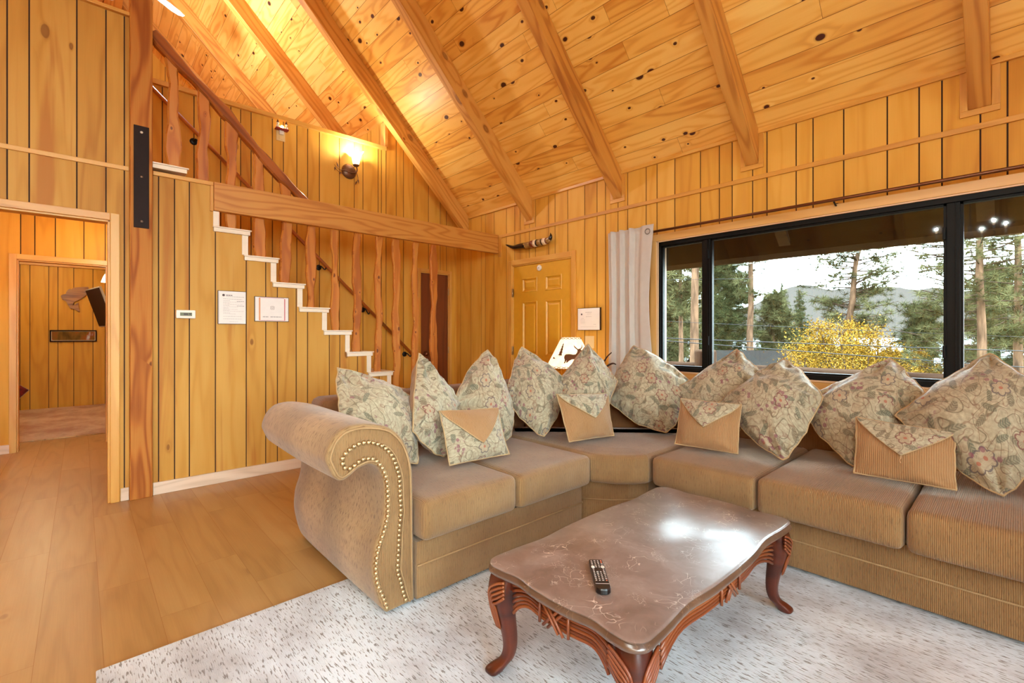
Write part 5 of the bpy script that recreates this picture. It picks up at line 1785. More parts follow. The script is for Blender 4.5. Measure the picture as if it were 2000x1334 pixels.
# antler ornament
an = empty('antler_ornament', (3.63, 2.64, 0.560), 'dark antler-like branch ornament between the lamp and the curtain', 'ornament')
mb = MB(); mb.lathe([(0.001, 0), (0.06, 0), (0.06, 0.012), (0.02, 0.03), (0.001, 0.03)], c=(3.63, 2.64, 0.560)); mb.build('base', [M_ANT], an)
for pth in ([(3.63, 2.64, 0.58), (3.63, 2.66, 0.75), (3.63, 2.68, 0.90), (3.62, 2.62, 1.0), (3.61, 2.555, 1.052)], [(3.63, 2.67, 0.88), (3.62, 2.60, 0.93), (3.61, 2.54, 0.952), (3.60, 2.50, 0.945)], [(3.63, 2.66, 0.78), (3.64, 2.74, 0.86), (3.64, 2.78, 0.95)]):
    q = catmull(pth, 5); mb = MB(); mb.tube(q, [0.013 - 0.008 * i / (len(q) - 1) for i in range(len(q))], 8); mb.build('tine', [M_ANT], an)

# ---------------------------------------------------------------- things on the window wall
def hornc(p):
    return p
hp = [(3.82, 4.254, 2.314), (3.82, 4.122, 2.265), (3.82, 3.995, 2.261), (3.82, 3.881, 2.255), (3.82, 3.743, 2.259), (3.82, 3.62, 2.26), (3.82, 3.542, 2.268), (3.82, 3.508, 2.3), (3.82, 3.515, 2.342)]
path = catmull(hp, 6)
horn = empty('banded_horn', (3.82, 3.88, 2.25), 'pair of polished dark horns joined by cream and brown bands above the front door', 'wall decoration')
n = len(path)
rr = []
for i in range(n):
    t = i / (n - 1)
    rr.append(0.003 + 0.036 * (max(math.sin(PI * min(max(t * 1.03, 0), 1)), 0)) ** 0.75)
def hseg(a, b, m, nm, k=1.0):
    mb = MB(); i0 = int(a * (n - 1)); i1 = int(b * (n - 1))
    mb.tube(path[i0:i1 + 1], [x * k for x in rr[i0:i1 + 1]], 14); mb.build(nm, [m], horn)
hseg(0.0, 0.36, M_HORNB, 'horn'); hseg(0.35, 0.46, M_HORNT, 'horn_base')
hseg(0.45, 0.48, M_HORNR, 'band', 1.04); hseg(0.48, 0.53, M_HORNC, 'band', 1.06); hseg(0.53, 0.56, M_HORNB, 'band', 1.04); hseg(0.56, 0.61, M_HORNT, 'band', 1.03); hseg(0.61, 0.64, M_HORNB, 'band', 1.04)
hseg(0.64, 0.69, M_HORNC, 'band', 1.08); hseg(0.69, 0.72, M_HORNR, 'band', 1.06); hseg(0.71, 0.82, M_HORNT, 'horn_base'); hseg(0.81, 1.0, M_HORNB, 'horn')
mb = MB(); mb.box(3.82, XW, 3.78, 3.80, 2.262, 2.282); mb.build('hanger', [M_BOLT], horn)

mb = MB(); mb.lathe([(0.001, 0), (0.034, 0), (0.034, 0.012), (0.028, 0.018), (0.008, 0.019), (0.001, 0.017)], M=Matrix.Translation((XW + 0.0115, 3.738, 1.982)) @ Matrix.Rotation(-PI / 2, 4, 'Y'), seg=24)
o = mb.build('door_sensor', [M_WHITEP]); tag(o, 'round white disc sensor stuck at the top of the mustard front door', 'sensor')
mb = MB(); mb.lathe([(0.001, 0.0175), (0.005, 0.019), (0.004, 0.021), (0.001, 0.0215)], M=Matrix.Translation((XW + 0.0115, 3.738, 1.982)) @ Matrix.Rotation(-PI / 2, 4, 'Y'), seg=10); mb.build('sensor_button', [M_INK], o)


def framed(name, axis, a, s0, s1, z0, z1, th, label, cat, fr=0.006, di=-1):
    """print in a thin dark frame.  returns the empty and a writer that draws on the sheet"""
    cs = (s0 + s1) / 2
    loc = (a, cs, z0) if axis == 'x' else (cs, a, z0)
    e = empty(name, loc, label, cat)
    def bx(sa, sb, da, db, za, zb_, m, nm, parent=e):
        mb = MB()
        p, q = a + di * da, a + di * db
        if axis == 'x': mb.box(min(p, q), max(p, q), min(sa, sb), max(sa, sb), za, zb_)
        else: mb.box(min(sa, sb), max(sa, sb), min(p, q), max(p, q), za, zb_)
        return mb.build(nm, [m], parent)
    bx(s0, s1, 0.0, th, z0, z1, M_DARKF, 'frame')
    sheet = bx(s0 + fr, s1 - fr, th, th + 0.0012, z0 + fr, z1 - fr, M_PAPER, 'print')
    W_, H_ = (s1 - s0), (z1 - z0)
    def draw(x0, x1, y0, y1, m, nm, lift=0.0):
        # x to the viewer's right, y downwards, both 0..1
        if axis == 'x': sa, sb = s1 - x0 * W_, s1 - x1 * W_
        else: sa, sb = s0 + x0 * W_, s0 + x1 * W_
        bx(sa, sb, th + 0.0012 + lift, th + 0.0018 + lift, z1 - y1 * H_, z1 - y0 * H_, m, nm, sheet)
    return e, draw, sheet


def text_lines(draw, rows, m, nm='text_line'):
    for x0, x1, y, h in rows:
        # broken strokes of a printed line
        r = random.Random(int(y * 1000)); x = x0
        first = True
        while x < x1:
            w = r.uniform(0.03, 0.09)
            draw(x, min(x + w, x1), y - h / 2, y + h / 2, m, nm)
            x += w + 0.012
            if len(rows) > 40: break


e, draw, sh_ = framed('framed_notice', 'y', YS, 0.826, 1.034, 1.306, 1.583, 0.012, 'portrait notice with a round logo and lines of print, between thermostat and second notice', 'framed notice', 0.004)
draw(0.035, 0.045, 0.03, 0.97, M_INKL, 'margin_line')
text_lines(draw, [(0.28, 0.50, 0.135, 0.022)], M_INK)
text_lines(draw, [(0.28, 0.92, 0.175, 0.006)], M_INK)
text_lines(draw, [(0.18, 0.85, 0.245, 0.010), (0.18, 0.42, 0.30, 0.008), (0.66, 0.92, 0.305, 0.016), (0.18, 0.80, 0.335, 0.006), (0.18, 0.42, 0.37, 0.008), (0.18, 0.86, 0.405, 0.006), (0.18, 0.4, 0.44, 0.008), (0.66, 0.92, 0.448, 0.016), (0.18, 0.70, 0.478, 0.006), (0.18, 0.36, 0.52, 0.008),
                  (0.18, 0.68, 0.55, 0.006), (0.18, 0.40, 0.585, 0.008), (0.18, 0.90, 0.61, 0.006), (0.18, 0.42, 0.66, 0.008), (0.18, 0.62, 0.69, 0.006), (0.18, 0.84, 0.765, 0.008), (0.18, 0.84, 0.84, 0.008), (0.40, 0.70, 0.93, 0.006)], M_INKL)
mb = MB(); mb.lathe([(0.001, 0.0), (0.0095, 0.0), (0.0095, 0.001), (0.001, 0.001)], M=Matrix.Translation((0.826 + 0.195 * 0.208, YS - 0.0132, 1.583 - 0.135 * 0.277)) @ Matrix.Rotation(PI / 2, 4, 'X'), seg=16); mb.build('round_logo', [M_INK], sh_)
e, draw, sh_ = framed('framed_notice', 'y', YS, 1.098, 1.375, 1.333, 1.549, 0.012, 'landscape notice with pink and orange border and small camera icon, nearest the stair treads', 'framed notice', 0.004)
draw(0.12, 0.16, 0.04, 0.96, M_ORNG, 'border'); draw(0.86, 0.89, 0.06, 0.96, M_PINK, 'border')
draw(0.16, 0.86, 0.03, 0.045, M_PINK, 'border'); draw(0.16, 0.86, 0.945, 0.96, M_PINK, 'border')
text_lines(draw, [(0.23, 0.40, 0.81, 0.030), (0.45, 0.78, 0.81, 0.030)], M_INKL)
icx, icz = 1.098 + 0.51 * 0.277, 1.549 - 0.44 * 0.216
mb = MB()
sq = []
for cx_, cz2, a0 in ((0.008, 0.008, 0), (-0.008, 0.008, PI / 2), (-0.008, -0.008, PI), (0.008, -0.008, 1.5 * PI)):
    for k in range(4):
        sq.append((icx + cx_ + 0.006 * math.cos(a0 + k * PI / 6), YS - 0.0138, icz + cz2 + 0.006 * math.sin(a0 + k * PI / 6)))
mb.tube(sq, 0.0010, 5, closed=True); mb.tube([(icx + 0.0065 * math.cos(k * PI / 8), YS - 0.0138, icz + 0.0065 * math.sin(k * PI / 8)) for k in range(16)], 0.0010, 5, closed=True)
mb.build('camera_icon', [M_LACE], sh_)
e, draw, sh_ = framed('framed_certificate', 'x', XW, 2.862, 3.150, 1.262, 1.492, 0.024, 'pale certificate with a small dark seal hung right of the mustard front door', 'certificate', 0.004)
text_lines(draw, [(0.36, 0.64, 0.20, 0.020), (0.44, 0.62, 0.27, 0.012), (0.38, 0.64, 0.385, 0.012), (0.18, 0.30, 0.47, 0.012), (0.14, 0.34, 0.53, 0.007), (0.14, 0.34, 0.585, 0.007), (0.14, 0.34, 0.64, 0.007), (0.14, 0.34, 0.69, 0.007), (0.73, 0.82, 0.745, 0.014), (0.14, 0.86, 0.85, 0.007)], M_INKL)
mb = MB(); mb.lathe([(0.001, 0.0), (0.009, 0.0), (0.009, 0.001), (0.001, 0.001)], M=Matrix.Translation((XW - 0.0252, 3.150 - 0.19 * 0.288, 1.492 - 0.28 * 0.23)) @ Matrix.Rotation(-PI / 2, 4, 'Y'), seg=16); mb.build('seal', [M_INK], sh_)

th = empty('thermostat', (0.607, YS, 1.348), 'small white thermostat with grey display on the panelling right of the post', 'thermostat')
mb = MB(); mb.bevbox(0.545, 0.671, YS - 0.026, YS, 1.347, 1.413, 0.005); mb.build('housing', [M_WHITEP], th)
mb = MB(); mb.bevbox(0.570, 0.648, YS - 0.0275, YS - 0.025, 1.367, 1.393, 0.001); mb.build('display', [M_LCD], th)
mb = MB(); mb.box(0.594, 0.622, YS - 0.0285, YS - 0.0274, 1.374, 1.386); mb.box(0.630, 0.640, YS - 0.0285, YS - 0.0274, 1.376, 1.389); mb.build('digits', [M_INK], th)

sw = empty('switch_plate', (XW, 3.01, 1.075), 'ivory double light switch plate under the certificate', 'light switch')
mb = MB(); mb.bevbox(XW - 0.006, XW, 2.952, 3.068, 1.075, 1.202, 0.002); mb.build('plate', [M_IVORY], sw)
for y in (2.987, 3.033):
    mb = MB(); mb.bevbox(XW - 0.014, XW - 0.006, y - 0.006, y + 0.006, 1.128, 1.150, 0.002); mb.build('toggle', [M_IVORY], sw)

# ---------------------------------------------------------------- above the stairs
sc = empty('wall_sconce', (2.33, YB, 3.1), 'lit wall sconce with frilled glass tulip and bronze leaves above the header beam', 'sconce')
mb = MB(); mb.sphere((2.318, YB - 0.005, 3.132), 0.088, 20, 12, sc=(1, 0.45, 1)); mb.build('backplate', [M_SCON], sc)
mb = MB(); mb.tube(catmull([(2.335, YB - 0.035, 3.11), (2.36, YB - 0.085, 3.105), (2.375, YB - 0.10, 3.14), (2.365, YB - 0.10, 3.178)], 5), 0.009, 8)
mb.lathe([(0.001, 0.0), (0.02, 0.002), (0.038, 0.018), (0.036, 0.024), (0.001, 0.024)], c=(2.362, YB - 0.10, 3.172), seg=20); mb.build('arm', [M_SCON], sc)
mb = MB(); seg = 36; rings = []
for r0, z, fr_ in ((0.028, 0.0, 0), (0.040, 0.03, 0), (0.047, 0.07, 0), (0.053, 0.105, 0.06), (0.070, 0.135, 0.14), (0.080, 0.145, 0.18), (0.066, 0.136, 0.14), (0.049, 0.105, 0.05), (0.043, 0.07, 0), (0.036, 0.03, 0), (0.024, 0.004, 0)):
    rings.append([Vector((2.362 + r0 * (1 + fr_ * math.sin(6 * a)) * math.cos(a), YB - 0.10 + r0 * (1 + fr_ * math.sin(6 * a)) * math.sin(a), 3.196 + z + 0.06 * fr_ * math.sin(6 * a))) for a in [2 * PI * k / seg for k in range(seg)]])
mb.loft(rings); mb.build('glass_shade', [M_TULIP], sc)
def leaf(mb, base, tip, w):
    b = Vector(base); t = Vector(tip); d = t - b; s_ = d.cross(Vector((0, 1, 0))).normalized() * w
    y = Vector((0, -0.004, 0))
    P = [b, b + d * 0.4 + s_, t, b + d * 0.4 - s_, b + d * 0.45 + y * 1.5]
    Q = [p + Vector((0, 0.002, 0)) for p in P]
    mb.add(P[:4] + [P[4]] + Q[:4], [(0, 1, 4), (1, 2, 4), (2, 3, 4), (3, 0, 4), (5, 8, 7, 6)], 0)
for pth, tips in (([(2.33, YB - 0.045, 3.105), (2.25, YB - 0.055, 3.115), (2.18, YB - 0.05, 3.115), (2.13, YB - 0.04, 3.16)], ((2.18, 3.13, 2.155, 3.20), (2.14, 3.14, 2.135, 3.09))),
                  ([(2.28, YB - 0.03, 3.06), (2.22, YB - 0.04, 3.08), (2.17, YB - 0.04, 3.10), (2.135, YB - 0.03, 3.135)], ((2.2, 3.09, 2.19, 3.06),)),
                  ([(2.37, YB - 0.05, 3.15), (2.40, YB - 0.05, 3.10), (2.41, YB - 0.045, 3.05), (2.385, YB - 0.03, 2.985)], ((2.41, 3.06, 2.425, 3.0), (2.40, 3.03, 2.378, 2.985)))):
    mb = MB(); q = catmull(pth, 5); mb.tube(q, [0.005 - 0.003 * i / (len(q) - 1) for i in range(len(q))], 6)
    for a, b, c, d in tips:
        leaf(mb, (a, YB - 0.045, b), (c, YB - 0.04, d), 0.010)
    mb.build('leaf_branch', [M_SCON], sc)
ol_ = empty('outlet_plate', (1.565, YB, 3.285), 'ivory outlet plate high on the wall under the ledge above the stair rail', 'outlet')
mb = MB(); mb.bevbox(1.525, 1.612, YB - 0.006, YB, 3.282, 3.402, 0.002); mb.build('plate', [M_IVORY], ol_)
mb = MB(); mb.bevbox(1.552, 1.585, YB - 0.009, YB - 0.006, 3.298, 3.330, 0.002); mb.build('socket', [M_IVORY], ol_)
nl = empty('night_light', (1.57, YB - 0.03, 3.36), 'tiny glowing night light with red-hatted snow figures plugged into the high outlet', 'night light')
mb = MB(); mb.bevbox(1.548, 1.592, YB - 0.035, YB - 0.0065, 3.345, 3.385, 0.004); mb.build('plug', [M_WHITEP], nl)
mb = MB(); mb.bevbox(1.505, 1.632, YB - 0.075, YB - 0.010, 3.385, 3.400, 0.005); mb.build('tray', [plain('night_light_red', (150, 30, 24), 0.5)], nl)
mb = MB(); mb.sphere((1.570, YB - 0.045, 3.418), 0.017); mb.build('bulb', [glow('night_bulb', (255, 220, 150), 12.0)], nl)
for x, s_ in ((1.528, 1.0), (1.612, 0.85)):
    mb = MB(); mb.sphere((x, YB - 0.045, 3.418), 0.019 * s_); mb.sphere((x, YB - 0.045, 3.448), 0.014 * s_); f = mb.build('figure', [M_WHITEP], nl)
    mb = MB(); mb.lathe([(0.001, 0.035), (0.006, 0.02), (0.014, 0.0), (0.001, 0.0)], c=(x, YB - 0.045, 3.456)); mb.build('hat', [plain('hat_dark', (90, 22, 20), 0.6)], f)

# ceiling fan in the loft
fan = empty('ceiling_fan', (0.40, 6.2, 4.86), 'white-bladed ceiling fan high in the loft behind the post', 'ceiling fan')
mb = MB(); mb.tube([(0.40, 6.2, 5.05), (0.40, 6.2, 5.92)], 0.014, 10); mb.build('downrod', [M_BRASS], fan)
mb = MB(); mb.lathe([(0.001, 0.0), (0.06, 0.0), (0.10, 0.03), (0.11, 0.08), (0.10, 0.14), (0.05, 0.18), (0.001, 0.2)], c=(0.40, 6.2, 4.88)); mb.build('motor', [M_BRASS], fan)
for k in range(5):
    a = math.radians(37.5 + 72 * k)
    Mx = Matrix.Translation((0.40, 6.2, 4.90)) @ Matrix.Rotation(a, 4, 'Z') @ Matrix.Rotation(math.radians(10), 4, 'X')
    out = [(0.16, -0.045), (0.50, -0.062), (0.575, -0.045), (0.595, 0.0), (0.575, 0.045), (0.50, 0.062), (0.16, 0.045)]
    mb = MB(); mb.prism(out, -0.004, 0.004, 'z', g='x', M=Mx); b = mb.build('blade', [M_WHITEFAN], fan)
    mb = MB(); mb.prism([(0.08, -0.012), (0.24, -0.02), (0.24, 0.02), (0.08, 0.012)], 0.004, 0.009, 'z', g='x', M=Mx); mb.build('blade_iron', [M_BRASS], b)

# chandelier of the living room (behind the photographer, mirrored in the right-hand pane)
CHX, CHY, CHZ = -0.5, 0.42, 2.56
ch = empty('chandelier', (CHX, CHY, CHZ - 0.2), 'candle-bulb chandelier hanging behind the photographer, mirrored in the right window pane', 'chandelier')
mb = MB(); mb.tube([(CHX, CHY, CHZ), (CHX, CHY, ceil_z(CHX))], 0.006, 8); mb.build('chain', [M_SCON], ch)
mb = MB(); mb.lathe([(0.001, -0.16), (0.02, -0.14), (0.035, -0.08), (0.018, -0.02), (0.028, 0.03), (0.001, 0.06)], c=(CHX, CHY, CHZ)); mb.build('body', [M_SCON], ch)
for k in range(6):
    a = 2 * PI * k / 6 + 0.3
    ex, ey = CHX + 0.32 * math.cos(a), CHY + 0.32 * math.sin(a)
    mb = MB(); mb.tube(catmull([(CHX, CHY, CHZ - 0.08), (CHX + 0.16 * math.cos(a), CHY + 0.16 * math.sin(a), CHZ - 0.17), (ex, ey, CHZ - 0.14), (ex, ey, CHZ - 0.09)], 6), 0.008, 8); arm = mb.build('arm', [M_SCON], ch)
    mb = MB(); mb.lathe([(0.001, 0), (0.011, 0), (0.011, 0.06), (0.001, 0.06)], c=(ex, ey, CHZ - 0.09), seg=10); mb.build('candle', [M_WHITEP], arm)
    mb = MB(); mb.lathe([(0.001, 0), (0.012, 0.012), (0.013, 0.025), (0.006, 0.045), (0.001, 0.055)], c=(ex, ey, CHZ - 0.03), seg=10); mb.build('bulb', [M_BULB], arm)

# ---------------------------------------------------------------- seen through the doorway
mb = MB(); mb.bevbox(-1.7, 0.5, 7.60, 10.70, 0.0, 0.014, 0.004, tone=0.5)
tag(mb.build('bedroom_rug', [M_RUG2]), 'brown streaked rug on the floor of the room beyond the doorway', 'rug')
mb = MB()
FP = [(-0.241, 1.844), (-0.222, 1.87), (-0.186, 1.885), (-0.167, 1.937), (-0.135, 1.971), (-0.107, 1.966), (-0.083, 1.994), (0.088, 2.018), (0.093, 1.966), (0.132, 1.923), (0.069, 1.886), (0.04, 1.846), (0.007, 1.831), (0.016, 1.799), (-0.017, 1.804), (-0.036, 1.777), (-0.065, 1.769), (-0.093, 1.736), (-0.088, 1.698), (-0.031, 1.745), (-0.027, 1.687), (-0.013, 1.597), (-0.046, 1.609), (-0.088, 1.646), (-0.111, 1.633), (-0.139, 1.664), (-0.186, 1.77), (-0.222, 1.787)]
FP = [(q.x, q.y) for q in catmull([(a, b, 0) for a, b in FP], 3, closed=True)]
tri = tessellate_polygon([[Vector((x, z, 0)) for x, z in FP]])
n = len(FP)
P = [(x, 10.74, z) for x, z in FP] + [(x, 10.722, z) for x, z in FP]
mb.add(P, [tuple(i + n for i in t) for t in tri] + [tuple(t)[::-1] for t in tri] + [(i, (i + 1) % n, n + (i + 1) % n, n + i) for i in range(n)], 0, g=(1, 0, 0))
o = mb.build('fish_plaque', [M_FISH]); recalc(o); tag(o, 'carved wooden leaping fish plaque on the far bedroom wall', 'plaque')
pc = empty('framed_picture', (-0.085, 10.754, 1.089), 'narrow dark-framed panoramic picture below the wooden fish', 'picture')
mb = MB()
x0, x1, z0, z1 = -0.374, 0.203, 1.089, 1.284; w = 0.018
mb.bevbox(x0, x1, 10.730, 10.752, z1 - w, z1, 0.003, g='x'); mb.bevbox(x0, x1, 10.730, 10.752, z0, z0 + w, 0.003, g='x'); mb.bevbox(x0, x0 + w, 10.730, 10.752, z0 + w, z1 - w, 0.003); mb.bevbox(x1 - w, x1, 10.730, 10.752, z0 + w, z1 - w, 0.003)
mb.build('frame', [M_TV], pc)
mb = MB(); mb.box(x0 + w, x1 - w, 10.745, 10.752, z0 + w, z1 - w); mb.build('mat_board', [M_IVORY], pc)
mb = MB(); mb.box(x0 + w + 0.008, x1 - w - 0.008, 10.742, 10.745, z0 + w + 0.008, z1 - w - 0.008); mb.build('print', [M_PIC], pc)
tv = empty('wall_television', (0.42, 9.75, 1.3), 'black flat television tilted on a wall bracket, seen edge-on beyond the doorway', 'television')
Mt = Matrix.Translation((0.225, 9.75, 1.635)) @ Matrix.Rotation(math.radians(9), 4, 'Z') @ Matrix.Rotation(math.radians(-16.5), 4, 'Y')
mb = MB(); mb.bevbox(-0.014, 0.014, -0.48, 0.48, -0.31, 0.31, 0.004, M=Mt); mb.build('bezel', [M_TVS], tv)
mb = MB(); mb.box(-0.0155, -0.0138, -0.465, 0.465, -0.295, 0.295, M=Mt); mb.build('screen', [M_TV], tv)
mb = MB(); mb.bevbox(0.014, 0.05, -0.2, 0.2, -0.18, 0.18, 0.01, M=Mt); mb.bevbox(0.05, 0.30, -0.03, 0.03, -0.05, 0.02, 0.004, M=Matrix.Translation((0.24, 9.75, 1.64))); mb.bevbox(0.53, 0.56, 9.6, 9.9, 1.5, 1.8, 0.004); mb.build('bracket', [M_TV], tv)
bs = empty('bedroom_sconce', (0.56, 8.5, 1.98), 'small white-shaded wall sconce just inside the far doorway', 'sconce')
mb = MB(); mb.lathe([(0.001, 0), (0.05, 0), (0.05, 0.01), (0.001, 0.02)], M=Matrix.Translation((0.56, 8.5, 2.06)) @ Matrix.Rotation(-PI / 2, 4, 'Y')); mb.tube(catmull([(0.55, 8.5, 2.06), (0.40, 8.5, 2.10), (0.27, 8.5, 2.06), (0.262, 8.5, 2.03)], 5), 0.012, 8); mb.build('arm', [M_SCON], bs)
mb = MB(); mb.lathe([(0.02, 0.06), (0.035, 0.03), (0.06, -0.05), (0.056, -0.05), (0.030, 0.03), (0.014, 0.055)], c=(0.262, 8.5, 1.98)); mb.build('glass_shade', [M_TULIP], bs)
bl = empty('ceiling_light', (-0.45, 9.4, 2.40), 'small clear glass ceiling light in the room beyond the doorway', 'ceiling light')
mb = MB(); mb.lathe([(0.001, 0.0), (0.06, 0.015), (0.075, 0.05), (0.07, 0.07), (0.001, 0.07)], c=(-0.45, 9.4, 2.40)); mb.build('glass', [M_TULIP], bl)
bed = empty('low_bed', (-1.4, 9.9, 0), 'low bed with dark cover hidden left of the far doorway', 'bed')
mb = MB(); softbox(mb, -2.1, -0.80, 9.2, 10.6, 0.10, 0.34, r=0.05, n=(8, 8, 4)); mb.build('mattress', [plain('bed_cover_dark', (60, 24, 22), 0.9)], bed)
for x in (-2.0, -0.9):
    for y in (9.3, 10.5):
        mb = MB(); mb.tube([(x, y, 0.014 if x > -1.7 else 0), (x, y, 0.11)], 0.03, 8); mb.build('leg', [M_RAIL], bed)
o, _s = pillow('throw_pillow', [(-0.80, 10.36, 0.56), (-0.58, 10.30, 0.36), (-0.78, 10.24, 0.10), (-1.0, 10.34, 0.33)], tf=0.05, tb=0.05, mats=[plain('plaid_red', (110, 22, 18), 0.9, var=0.5), plain('plaid_black', (30, 16, 16), 0.9)], seed=77, floor_z=None)
tag(o, 'dark red throw pillow peeking past the left jamb of the far doorway', 'pillow')
hs = empty('hall_sconce', (0.33, 6.35, 2.0), 'hallway wall sconce hidden behind the doorway edge, lighting the hall', 'sconce')
mb = MB(); mb.lathe([(0.001, 0), (0.05, 0), (0.05, 0.01), (0.001, 0.02)], M=Matrix.Translation((0.33, 6.35, 2.02)) @ Matrix.Rotation(-PI / 2, 4, 'Y')); mb.tube([(0.32, 6.35, 2.02), (0.26, 6.35, 2.02)], 0.008, 8); mb.build('arm', [M_SCON], hs)
mb = MB(); mb.lathe([(0.03, 0.0), (0.045, 0.05), (0.06, 0.09), (0.056, 0.09), (0.040, 0.05), (0.026, 0.004)], c=(0.26, 6.35, 2.02)); mb.build('glass_shade', [M_TULIP], hs)

# added fill lamps in pendant form behind the photographer, to light the room
for i, (px, py) in enumerate(((-1.9, -0.9), (-1.9, -2.0))):
    pe = empty('added_fill_pendant', (px, py, 2.35), 'added pendant-shaped fill lamp behind the photographer, ' + ('nearer the middle of the room' if i == 0 else 'nearer the rear wall'), 'fill lamp', 'added fill lamps behind the photographer')
    mb = MB(); mb.tube([(px, py, 2.52), (px, py, ceil_z(px))], 0.004, 6); mb.build('cord', [M_BLACK], pe)
    mb = MB(); mb.lathe([(0.13, 0.0), (0.125, 0.05), (0.09, 0.12), (0.03, 0.17), (0.025, 0.17), (0.085, 0.115), (0.12, 0.05)], c=(px, py, 2.35)); mb.build('glass_shade', [M_TULIP], pe)

# ---------------------------------------------------------------- outside
FPX = 913.0
YAW = math.radians(47.305)
FW = Vector((math.cos(YAW), math.sin(YAW), 0)); RT = Vector((math.sin(YAW), -math.cos(YAW), 0))


def out_at(bearing, rise, dist):
    """bearing / rise: tangents to the right of and above the viewing axis, dist: metres along it"""
    return FW * dist + RT * (bearing * dist) + Vector((0, 0, CAMH + rise * dist))


def E_(u, v, dist):
    return out_at((u - 1000) / FPX, (651 - v) / FPX, dist)


M_SOFFIT = plain('soffit_charcoal', (33, 32, 31), 0.9, spec=0.0)
M_TAIL = plain('rafter_tail_grey', (72, 69, 64), 0.9, spec=0.0)
M_DECK = wood('deck_boards', (54, 38, 25), (74, 53, 38), (88, 65, 49), rough=0.8)
M_LOG = wood('log_rail', (40, 28, 21), (54, 39, 30), (66, 50, 39), ring=6, rough=0.9, spec=0.0)
M_GROUND = plain('forest_floor', (44, 40, 26), 0.95, var=0.3, spec=0.0)
M_BARK = None


def bark(name, a, b):
    n = NT(name)
    p = n.obj(); x = n.sep(p)
    f = n.noise(n.comb(n.math('MULTIPLY', x[0], 9.0), n.math('MULTIPLY', x[1], 9.0), n.math('MULTIPLY', x[2], 1.6)), 1.0, 4.0, 0.6)
    n.bsdf(n.ramp(f, [(0.35, lin(*a)), (0.65, lin(*b))]), 0.95, normal=n.bump(f, 0.6, 0.03), spec=0.0)
    return n.m


M_BARK = bark('pine_bark', (56, 42, 32), (98, 74, 56))
M_BARKD = bark('pine_bark_dark', (44, 36, 30), (74, 60, 50))


def foliage(name, a, b, c):
    n = NT(name)
    f = n.noise(n.obj(), 0.9, 2.0)
    v = n.math('MULTIPLY_ADD', n.tone(), 0.6, n.math('MULTIPLY', f, 0.4))
    bs = n.bsdf(n.ramp(v, [(0.2, lin(*a)), (0.5, lin(*b)), (0.85, lin(*c))]), 0.9, spec=0.0)
    return n.m


M_NEED = foliage('needles_olive', (40, 42, 24), (64, 64, 40), (92, 88, 58))
M_NEEDD = foliage('needles_dark', (32, 37, 22), (50, 54, 32), (74, 73, 46))
M_NEEDW = foliage('needles_rust', (73, 53, 26), (89, 70, 37), (89, 84, 49))
M_YEL = foliage('aspen_gold', (84, 58, 14), (116, 84, 24), (136, 108, 50))
M_HILL = foliage('far_hills', (48, 44, 40), (53, 49, 45), (59, 54, 50))  # grey base colour stands in for the distance haze
M_LAKE = plain('lake_water', (150, 156, 158), 0.15, var=0.03)

# eave, rafter tails
mb = MB()
e = 4.715
mb.prism([(XW + 0.142, 2.81 - 0.142), (e, 2.81 - (e - XW)), (e + 0.03, 2.81 - (e - XW) + 0.05), (e + 0.03, 2.81 - (e - XW) + 0.16), (XW + 0.142, 2.81 - 0.142 + 0.18)], -3.3, 9.7, 'y', g='y')
o = mb.build('roof_eave', [M_SOFFIT]); tag(o, kind='structure'); recalc(o)
mb = MB(); mb.bevbox(e, e + 0.035, -3.3, 9.7, 2.81 - (e - XW) - 0.05, 2.81 - (e - XW) + 0.12, 0.003, g='y'); o = mb.build('eave_fascia', [M_TAIL]); tag(o, kind='structure')
for yc, lab in RAFT[:4] + RAFT[8:9]:
    mb = MB()
    x0, x1 = XW + 0.145, 4.62
    f = lambda x: 2.81 - (x - XW)
    mb.prism([(x0, f(x0) - 0.002), (x1, f(x1) - 0.002), (x1, f(x1) - 0.05), (x0, f(x0) - 0.12)], yc - 0.045, yc + 0.045, 'y', g='x')
    o = mb.build('eave_rafter_tail', [M_TAIL]); recalc(o); tag(o, kind='structure')
# deck
mb = MB()
x = XW + 0.16
while x < 5.75:
    mb.box(x, x + 0.135, -3.5, 6.5, -0.20, -0.165, g='y'); x += 0.142
o = mb.build('deck_floor', [M_DECK]); tag(o, kind='structure')
dk = empty('deck_railing', (5.6, 1.4, -0.165), 'rustic log railing with stout posts on the deck outside the window', 'railing')
ys = [6.4, 4.95, 2.59, 0.26, -2.1]
mb = MB(); mb.tube([(5.6, 6.5, 0.805), (5.6, 4, 0.80), (5.6, 1.5, 0.808), (5.6, -3.4, 0.80)], 0.066, 12); mb.build('top_log', [M_LOG], dk)
mb = MB(); mb.tube([(5.6, 6.5, 0.05), (5.6, -3.4, 0.05)], 0.05, 10); mb.build('bottom_log', [M_LOG], dk)
for i, y in enumerate(ys):
    hgt = 1.03 if i != 3 else 0.965
    mb = MB(); mb.tube([(5.6, y, -0.165), (5.6, y, hgt - 0.03), (5.6, y, hgt - 0.005), (5.6, y, hgt)], [0.13, 0.125, 0.115, 0.09], 16); mb.build('log_post', [M_LOG], dk)

